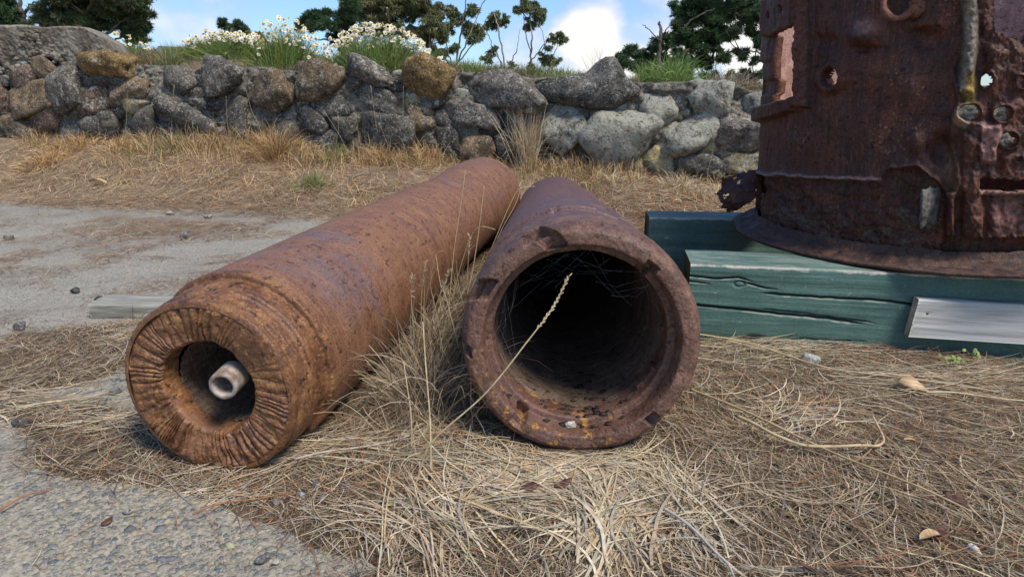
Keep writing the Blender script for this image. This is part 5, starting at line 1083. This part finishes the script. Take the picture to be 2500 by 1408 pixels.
LB2 = [(128, 22, 42), (180, 42, 42), (232, 20, 50), (290, 18, 48), (332, 28, 32), (306, 66, 32), (338, 60, 24), (150, 52, 30), (112, 42, 24), (262, -22, 55), (200, -32, 55), (335, -20, 34), (250, 60, 30), (345, 92, 13), (325, 100, 12), (215, 72, 24), (140, -20, 40)]
tree('pine_tree', 24, LB2, [([(250, 140), (235, 90), (215, 40), (230, -20)], 9), ([(240, 100), (290, 60), (330, 30)], 4), ([(235, 105), (160, 60), (120, 30)], 4), ([(245, 110), (300, 90), (340, 85)], 3)], PINE, 3.4, 9, 'broad dark green pine whose low crown fills the sky at upper left', 'pine tree', 1)
tree('pine_tree', 27, [(10, 32, 26), (28, 50, 24), (-15, 20, 40), (55, 62, 22), (20, -5, 24), (-20, 60, 30)], [([(62, 75), (52, 30), (45, -20)], 8), ([(58, 45), (70, 15), (95, 3)], 4), ([(52, 30), (30, 5), (-10, 10)], 4)], PINE[:4], 2.6, 9, 'leftmost pine with bare forked trunk at the edge of the picture', 'pine tree', 2)
tree('pine_tree', 60, [(543, 62, 13), (585, 60, 15), (565, 78, 18), (600, 78, 12)], [([(565, 140), (566, 90), (565, 60)], 4)], DARKP, 5, 7, 'small distant dark pine behind the left daisy bush', 'pine tree', 3)
tree('leafy_bush', 55, [(610, 92, 20), (640, 95, 16), (590, 98, 14)], [([(612, 150), (612, 95)], 3)], EUC*np.array([1.7, 1.25, 0.7]), 5, 7, 'distant yellow-brown bush behind the left daisy bush', 'bush', 4, kind='leaf')
tree('pine_tree', 30, [(738, 56, 14), (772, 38, 17), (800, 34, 15), (762, 66, 20), (800, 62, 24), (835, 80, 26), (842, 45, 26), (852, 15, 24), (820, 95, 18), (730, 70, 10), (845, 112, 16)], [([(838, 170), (840, 110), (830, 60), (850, 10)], 8), ([(836, 115), (800, 95), (770, 98)], 3), ([(832, 80), (780, 62), (745, 58)], 3)], DARKP, 4.6, 8, 'dark pine standing between the middle and largest daisy bushes', 'pine tree', 5)
tree('gum_tree', 42, [(862, 28, 34), (905, 22, 38), (950, 32, 38), (1000, 28, 36), (925, 68, 28), (985, 66, 24), (1040, 24, 32), (1058, 58, 32), (1040, 88, 24), (885, 62, 22), (950, -10, 36), (1020, -14, 34), (1075, 88, 16), (880, -12, 30)], [([(960, 170), (955, 90), (945, 20)], 6), ([(960, 120), (1000, 60), (1020, 20)], 4), ([(1045, 180), (1050, 110), (1070, 40)], 4)], EUC, 3.4, 8, 'wide olive-green gum tree behind the largest daisy bush', 'gum tree', 6, PBARK, kind='leaf')
tree('gum_tree', 44, [(1120, 42, 18), (1096, 72, 15), (1138, 66, 15), (1160, 92, 18), (1172, 72, 14), (1148, 24, 14), (1112, 118, 12), (1076, 140, 18), (1100, 20, 12), (1060, 120, 16)], [([(1110, 200), (1118, 130), (1128, 60), (1140, -20)], 3), ([(1112, 170), (1140, 100), (1175, 20), (1195, -20)], 2), ([(1110, 175), (1085, 100), (1095, 20)], 2), ([(1120, 150), (1165, 95), (1190, 40)], 1.6), ([(1112, 190), (1070, 130), (1050, 60)], 2)], EUCB, 2.6, 8, 'wispy grey-green gum with many thin bare stems right of the wide gum', 'gum tree', 7, PBARK, kind='leaf')
tree('gum_tree', 46, [(1218, 44, 17), (1200, 60, 12), (1230, 58, 12), (1196, 138, 13), (1208, 118, 7), (1185, 144, 10), (1248, 158, 8), (1188, 62, 10)], [([(1235, 200), (1230, 130), (1215, 60), (1205, 30)], 2.4), ([(1232, 170), (1200, 110), (1185, 60)], 1.6), ([(1238, 180), (1262, 120), (1270, 70)], 1.5), ([(1236, 190), (1215, 140), (1195, 130)], 1.4)], EUCB, 3.2, 7, 'thin gum with small tufted crown left of the tallest gum', 'gum tree', 8, PBARK, kind='leaf')
tree('gum_tree', 46, [(1278, 18, 17), (1308, 26, 18), (1290, 8, 13), (1290, 58, 14), (1318, 52, 12), (1352, 92, 13), (1374, 98, 10), (1330, 142, 16), (1352, 148, 14), (1300, 162, 10), (1342, 118, 8), (1366, 86, 8)], [([(1290, 200), (1296, 140), (1300, 90), (1292, 20)], 2.8), ([(1296, 130), (1282, 80), (1275, 30)], 1.6), ([(1335, 190), (1345, 150), (1365, 100)], 1.8), ([(1294, 150), (1330, 110), (1320, 55)], 1.4)], EUCB, 3.6, 7, 'tallest slender gum with layered crown left of the white cloud', 'gum tree', 9, PBARK, kind='leaf')
RB1 = [(1525, 152, 22), (1552, 128, 20), (1590, 168, 26), (1560, 165, 22), (1640, 175, 28), (1690, 45, 36), (1725, 25, 32), (1755, 48, 36), (1700, 92, 26), (1745, 98, 24), (1672, 80, 20), (1690, 150, 26), (1725, 160, 20), (1660, 140, 20), (1720, -10, 34), (1665, 20, 22), (1625, 140, 16), (1500, 168, 14), (1600, 112, 20), (1640, 102, 22), (1655, 62, 20), (1580, 150, 24), (1615, 178, 26), (1675, 178, 26), (1745, 72, 26), (1710, 122, 24), (1765, 135, 18), (1655, 205, 24), (1735, 195, 20)]
tree('pine_tree', 20, RB1, [([(1612, 220), (1608, 150), (1614, 80), (1610, 55)], 7), ([(1612, 150), (1650, 90), (1690, 45), (1745, 20)], 4), ([(1610, 170), (1680, 120), (1750, 100)], 3.5), ([(1610, 130), (1570, 118), (1520, 140)], 3), ([(1613, 100), (1580, 70), (1570, 60)], 1.5), ([(1612, 90), (1640, 60), (1650, 40)], 1.5)], DARKP, 3.0, 8, 'dark pine with a dead grey trunk rising right of the cloud', 'pine tree', 10)
tree('pine_tree', 18, [(1795, 30, 34), (1832, 8, 30), (1788, 88, 16), (1822, 66, 26), (1852, 40, 28), (1850, 104, 20), (1812, 128, 18), (1845, 150, 12), (1790, 186, 16), (1826, 184, 18), (1852, 186, 14), (1880, 80, 30), (1900, 20, 40), (1780, -15, 30)], [([(1900, 230), (1890, 150), (1870, 80), (1860, 0)], 7), ([(1885, 120), (1840, 70), (1795, 30)], 3.5), ([(1890, 190), (1840, 180), (1790, 184)], 2.5), ([(1888, 150), (1845, 125), (1810, 128)], 2.5)], DARKP, 3.4, 8, 'dark pine partly hidden behind the left edge of the steel cylinder', 'pine tree', 11)

# ------------------------------------------------------------------ small things
def more():
    r = np.random.default_rng(55)
    # picnic table top showing above the bank
    tm = simple('old_table_wood', (0.10, 0.095, 0.085), (0.24, 0.23, 0.21), 20, 0.9, 0.4)
    e = thing('picnic_table', 'dark wooden table top just showing above the bank left of the daisies', 'table', tuple(on_y(440, 150, 9.0)))
    a = on_y(385, 112, 9.0)-np.array(e.location); L = (on_y(500, 122, 9.0)-on_y(385, 112, 9.0))[0]+0.25
    for k in range(5):
        V, Fs = box_grid(L, 0.13, 0.04, 14, 2, None, 0.005, 3); o = ob('plank', meshdata('plank', V, Fs, [tm], True), e, (a[0], a[1]+k*0.14, a[2])); o.rotation_euler = (0, 0.07, 0)
    for sx in (0.18, L-0.2):
        V, Fs = tube([(a[0]+sx, a[1]+0.3, a[2]-0.03-sx*0.07), (a[0]+sx, a[1]+0.32, a[2]-0.6)], 0.045, 4); ob('leg', meshdata('leg', V, Fs, [tm]), e)
    # embedded aggregate, real pebbles proud of the concrete
    n = 8000; x = r.uniform(-1.5, 1.2, n*4); y = 0.66+r.uniform(0, 1, n*4)**1.4*1.25; k = (np.abs(x) < y*0.84) & (litter(x, y) < 0.45); x, y = x[k][:n], y[k][:n]; n = len(x)
    vv, ff = ico(1); sz = np.clip(r.lognormal(-5.75, 0.5, n), 0.0016, 0.010)
    S3 = np.stack([sz*r.uniform(.9, 1.5, n), sz*r.uniform(.7, 1.1, n), sz*0.42], 1); a = r.normal(0.2, 0.9, n); ca, sa = np.cos(a), np.sin(a)
    P = vv[None]*S3[:, None]*(1+0.12*r.normal(size=(n, len(vv), 1))*0.6); X = P[..., 0]*ca[:, None]-P[..., 1]*sa[:, None]; Y = P[..., 0]*sa[:, None]+P[..., 1]*ca[:, None]
    V = v3(X+x[:, None], Y+y[:, None], P[..., 2]+0.004+0.004*fbm(v3(x*0.9, y*0.9), 2, 31)[:, None]-0.0006)
    pc = np.array([(0.135, 0.15, 0.165), (0.175, 0.18, 0.18), (0.22, 0.215, 0.19), (0.12, 0.13, 0.145), (0.28, 0.25, 0.18), (0.19, 0.195, 0.18), (0.20, 0.19, 0.165), (0.24, 0.23, 0.20)])
    C = np.repeat(pal(n, pc*np.array([1.18, 1.12, 1.0]), r=r), len(vv), 0); Q = (ff[None]+np.arange(n)[:, None, None]*len(vv)).reshape(-1, 3)
    km = NT('river_pebble', 0.7, 0.35); at = km.n.new('ShaderNodeAttribute'); at.attribute_name = 'Col'; g = km.noise(km.obj(), 260, 4, 0.7)
    PEB = km.done(km.mix(0.6, at.outputs['Color'], km.mix(1, at.outputs['Color'], km.ramp(g, [(0.3, (0.5, 0.5, 0.5)), (0.7, (1.5, 1.5, 1.5))]), 'MULTIPLY')), None, km.bump(g, 0.5, 0.002))
    ob('aggregate', meshdata('aggregate', V.reshape(-1, 3), Q, [PEB], True, None, C), kind='stuff')
    # loose pebbles one can count
    L = [(740, 1212, 26, 'G', 'largest rough grey pebble of the loose group below the left barrel'), (774, 1184, 20, 'G', 'upper grey pebble of the loose group below the left barrel'), (787, 1218, 18, 'L', 'rounded pale pebble right of the largest one below the left barrel'),
         (845, 1190, 30, 'D', 'dark angular pebble in the straw right of the loose group'), (804, 1285, 24, 'T', 'round brown pebble lying in straw below the loose group'), (308, 1236, 16, 'W', 'small white pebble lying on the bare pavement below the left barrel'),
         (674, 1226, 18, 'G', 'oval grey pebble at the edge of the straw under the left barrel'), (748, 1243, 18, 'U', 'flat bluish pebble just below the largest loose pebble'), (638, 1356, 22, 'U', 'angular blue-grey pebble near the bottom edge of the pavement'),
         (673, 1358, 16, 'L', 'round pale pebble beside the angular blue-grey pebble'), (947, 1284, 18, 'U', 'round blue pebble in the middle foreground straw'), (920, 1315, 14, 'W', 'small white pebble at the left of the middle foreground straw'),
         (1470, 1330, 10, 'W', 'small white stone chip near the bottom centre'), (1402, 1402, 18, 'U', 'blue-grey pebble at the very bottom centre'), (1795, 1226, 18, 'U', 'smooth blue-grey pebble in the right foreground litter'), (2377, 1345, 26, 'W', 'pale pebble in the lower right corner litter'),
         (1975, 886, 34, 'W', 'white angular chip lying at the foot of the front beam'), (22, 580, 16, 'L', 'pale stone on the pavement at the left edge'), (450, 578, 22, 'P', 'flat grey stone lying on the pine needle drift'), (508, 528, 14, 'L', 'pale stone at the near edge of the bank'), (415, 520, 14, 'L', 'small pale stone left on the far pavement'),
         (50, 1030, 24, 'D', 'dark pebble in the left litter'), (185, 708, 18, 'D', 'dark chip on the open pavement left of the barrel'), (240, 726, 16, 'D', 'second dark chip nearer on the open pavement'), (45, 795, 24, 'D', 'dark twig-like chip on the left pavement edge'), (280, 950, 22, 'U', 'bluish stone on the bare patch left of the barrel')]
    for k, (px, py, w, t, lab) in enumerate(L):
        c = on_z(px, py, 0.015); sc = np.linalg.norm(c-np.array([0, 0, CH]))/F; R = w/2*sc; V, Fc = rock(3, 300+k, R*r.uniform(1, 1.2), R*0.9, R*0.75, 10, 0.08, 12)
        o = ob('pebble', meshdata('pebble', V, Fc, [STONE], True), None, (c[0], c[1], float(mat_z(c[0], c[1])) + R*0.75 if litter(c[0], c[1]) > .3 else 0.004+R*0.5), None, lab, 'pebble', 'loose pebbles on the ground'); tt = {'W': (0.6, 0.59, 0.55)}.get(t) or tuple(v*1.5 for v in TONE[t]); o.color = tt+(0.0,); o.rotation_euler = (0, 0, r.uniform(0, 6))
    # wood wedge, bark flakes, pale stone in the bore
    wm = NT('fresh_wood', 0.7, 0.3); g = wm.noise(wm.map(wm.obj(), (20, 130, 20)), 1.0, 4); WM = wm.done(wm.ramp(g, [(0.35, (0.42, 0.28, 0.15)), (0.65, (0.62, 0.45, 0.27))]), None, wm.bump(g, .4, .002))
    q = on_z(2222, 940, 0.03); V = np.array([(-0.032, 0.0, 0), (0.034, -0.016, 0), (0.012, 0.024, 0), (-0.012, 0.02, 0), (-0.032, 0, 0.012), (0.034, -0.016, 0.006), (0.012, 0.024, 0.015), (-0.012, 0.02, 0.015)])
    Fq = np.array([(3, 2, 1, 0), (4, 5, 6, 7), (0, 1, 5, 4), (1, 2, 6, 5), (2, 3, 7, 6), (3, 0, 4, 7)]); o = ob('wood_offcut', meshdata('wood_offcut', V, Fq, [WM]), None, (q[0], q[1], 0.026), None, 'fan-shaped pale wood offcut lying in the litter below the pale board', 'wood offcut'); o.rotation_euler = (0.25, 0.1, 0)
    bm_ = simple('bark_flake', (0.05, 0.025, 0.02), (0.16, 0.08, 0.055), 80, 0.8, 0.8, 0.003)
    for k, (px, py, w, lab) in enumerate([(1375, 1176, 50, 'dark red-brown rust flake under the pale flattened blades'), (1290, 1185, 60, 'larger dark rust plate fragment under pale blades left of centre'), (1590, 1270, 24, 'small dark brown bark piece right of the pale blades'), (1980, 1385, 50, 'dark dead leaf at the bottom right of centre'), (2330, 1215, 55, 'dark bark strip in the lower right litter'), (258, 1236+20, 22, 'black bark chip on the left pavement'), (2280, 1300, 60, 'long dark bark piece at the lower right'), (2185, 1110, 26, 'curled brown leaf near the hooked straw stalk'), (1905, 1095, 30, 'dark brown leaf left of the hooked straw stalk'), (700, 1220, 20, 'red-brown leaf fragment under the left barrel'), (920, 1255, 30, 'brown bark crumb in the central straw')]):
        c = on_z(px, py, 0.02); R = w/2*np.linalg.norm(c-np.array([0, 0, CH]))/F; V, Fc = rock(3, 900+k, R, R*0.7, R*0.16, 9, 0.25, 14); o = ob('bark_flake', meshdata('bark_flake', V, Fc, [bm_], True), None, (c[0], c[1], float(mat_z(c[0], c[1]))+0.010), None, lab, 'bark flake', 'brown flakes in the litter'); o.rotation_euler = (r.normal(0, .3), r.normal(0, .3), r.uniform(0, 6))
    tan = simple('tan_leaf', (0.34, 0.22, 0.11), (0.55, 0.4, 0.23), 60, 0.8, 0.5, 0.002)
    for k, (px, py, w, lab) in enumerate([(2270, 1320, 60, 'tan curled leaf lying in the lower right litter'), (1285, 1150, 30, 'small tan leaf under the right barrel'), (2220, 1085, 26, 'tan leaf chip by the hooked stalk'), (245, 478, 40, 'orange-tan dead leaf on the far bank at left'), (1480, 935+200, 24, 'tan chip beneath the barrel rim')]):
        c = on_z(px, py, 0.02) if py > 500 else at_wall(px, py, -0.9); R = w/2*np.linalg.norm(c-np.array([0, 0, CH]))/F; u = np.linspace(-1, 1, 12); v = np.linspace(-1, 1, 7); U, Vv = np.meshgrid(u, v, indexing='ij'); wd = 0.35*np.sqrt(np.clip(1-U**2, 0, 1))
        P = v3(U*R, Vv*wd*R, 0.25*R*np.cos(U*1.5)+0.25*R*Vv**2*wd*2); zz = float(mat_z(c[0], c[1]))+0.014 if py > 500 else float(ground_z(c[0], c[1]))+0.03
        V = np.concatenate([P.reshape(-1, 3), P.reshape(-1, 3)+[0, 0, 0.0006]]); Q = grid_faces(12, 7); o = ob('dead_leaf', meshdata('dead_leaf', V, [np.concatenate([Q[:, ::-1], Q+84])], [tan], True), None, (c[0], c[1], zz), None, lab, 'dead leaf'); o.rotation_euler = (0, 0.1, r.uniform(-0.6, 0.6))
    p = in_barrel(RB, -0.015, 0.035, -0.178); V, Fc = rock(3, 71, 0.011, 0.009, 0.006, 9, .15); o = ob('stone_chip', meshdata('stone_chip', V, Fc, [STONE], True), None, tuple(p), None, 'small pale stone chip lying inside the lower lip of the wide bore', 'stone chip'); o.color = (0.5, 0.49, 0.44, 0)
    # loose rust scale on the bore floor
    P = []
    for k in range(80):
        a = r.normal(-np.pi/2, 0.28); s = 0.03+abs(r.normal(0, 0.17)); rr = np.interp(s, [0, .049, .052, 1.9], [0.183, 0.183, 0.170, 0.150])-0.0008; q = in_barrel(RB, rr*math.cos(a), s, rr*math.sin(a)); w = r.uniform(0.003, 0.010)
        vv2, ff2 = rock(1, 2000+k, w, w*r.uniform(.5, 1), 0.0013, 7, 0.2); P.append((vv2+q, ff2))
    V, Fs, _ = join(P); ob('rust_scale', meshdata('rust_scale', V, Fs, [simple('black_scale', (0.012, 0.010, 0.009), (0.06, 0.045, 0.035), 90, 0.7, 0.6)]), kind='stuff')
    # cobwebs across the bores
    wm2 = simple('cobweb_silk', (0.4, 0.4, 0.4), (0.6, 0.6, 0.6), 10, 0.6, 0)
    def web(B, R, arcs, n, label, s0, rad):
        P = []; 
        for k in range(n):
            a1 = r.uniform(*arcs); a2 = a1+r.choice([-1, 1])*r.uniform(0.25, 1.0); s1, s2 = r.uniform(s0, s0+0.06, 2); f1, f2 = (1, r.uniform(.55, 1))
            p1 = np.array([R*f1*math.cos(a1), s1, R*f1*math.sin(a1)]); p2 = np.array([R*f2*math.cos(a2), s2, R*f2*math.sin(a2)]); mid = (p1+p2)/2+np.array([r.normal(0, .01), 0, -0.015])
            P.append(tube(np.array([in_barrel(B, *p1), in_barrel(B, *mid), in_barrel(B, *p2)]), rad, 3, False))
        V, Fs, _ = join(P); ob('cobweb', meshdata('cobweb', V, Fs, [wm2]), None, None, None, label, 'cobweb')
    web(RB, 0.172, (0.5, 3.6), 34, 'fine cobweb strands strung across the upper part of the wide bore', 0.05, 0.00007)
    web(LB, 0.082, (0.8, 2.4), 16, 'small cobweb in the top of the small left bore', 0.03, 0.00009)
    # two low green weeds by the beam
    for k, (px, py, n, lab) in enumerate([(2322, 890, 16, 'small green clover sprig by the beam foot'), (2378, 872, 14, 'green and yellow clover sprig right of the other by the beam foot')]):
        c = on_z(px, py+6, 0.02); P = []; cols = pal(n, LUSH, r=r)
        for j in range(n):
            q = np.array([r.normal(0, .013), r.normal(0, .006), r.uniform(0.006, 0.030)]); a = np.linspace(0, 6.28, 7)[:-1]; u = np.array([1, 0, r.normal(0, .3)]); w = np.array([0, .7, .7]); P.append((q+0.0048*(np.cos(a)[:, None]*u+np.sin(a)[:, None]*w), [np.array([[0, 1, 2, 3], [0, 3, 4, 5]])], cols[j]))
            P.append((*tube(np.array([[q[0]*.3, q[1]*.3, 0], q*0.6+[0, 0, .004], q]), 0.0005, 3, False), cols[j]))
        V, Fs, C = join(P); ob('clover_sprig', meshdata('clover_sprig', V, Fs, [LEAF], False, None, C), None, tuple(c), None, lab, 'weed')
more()
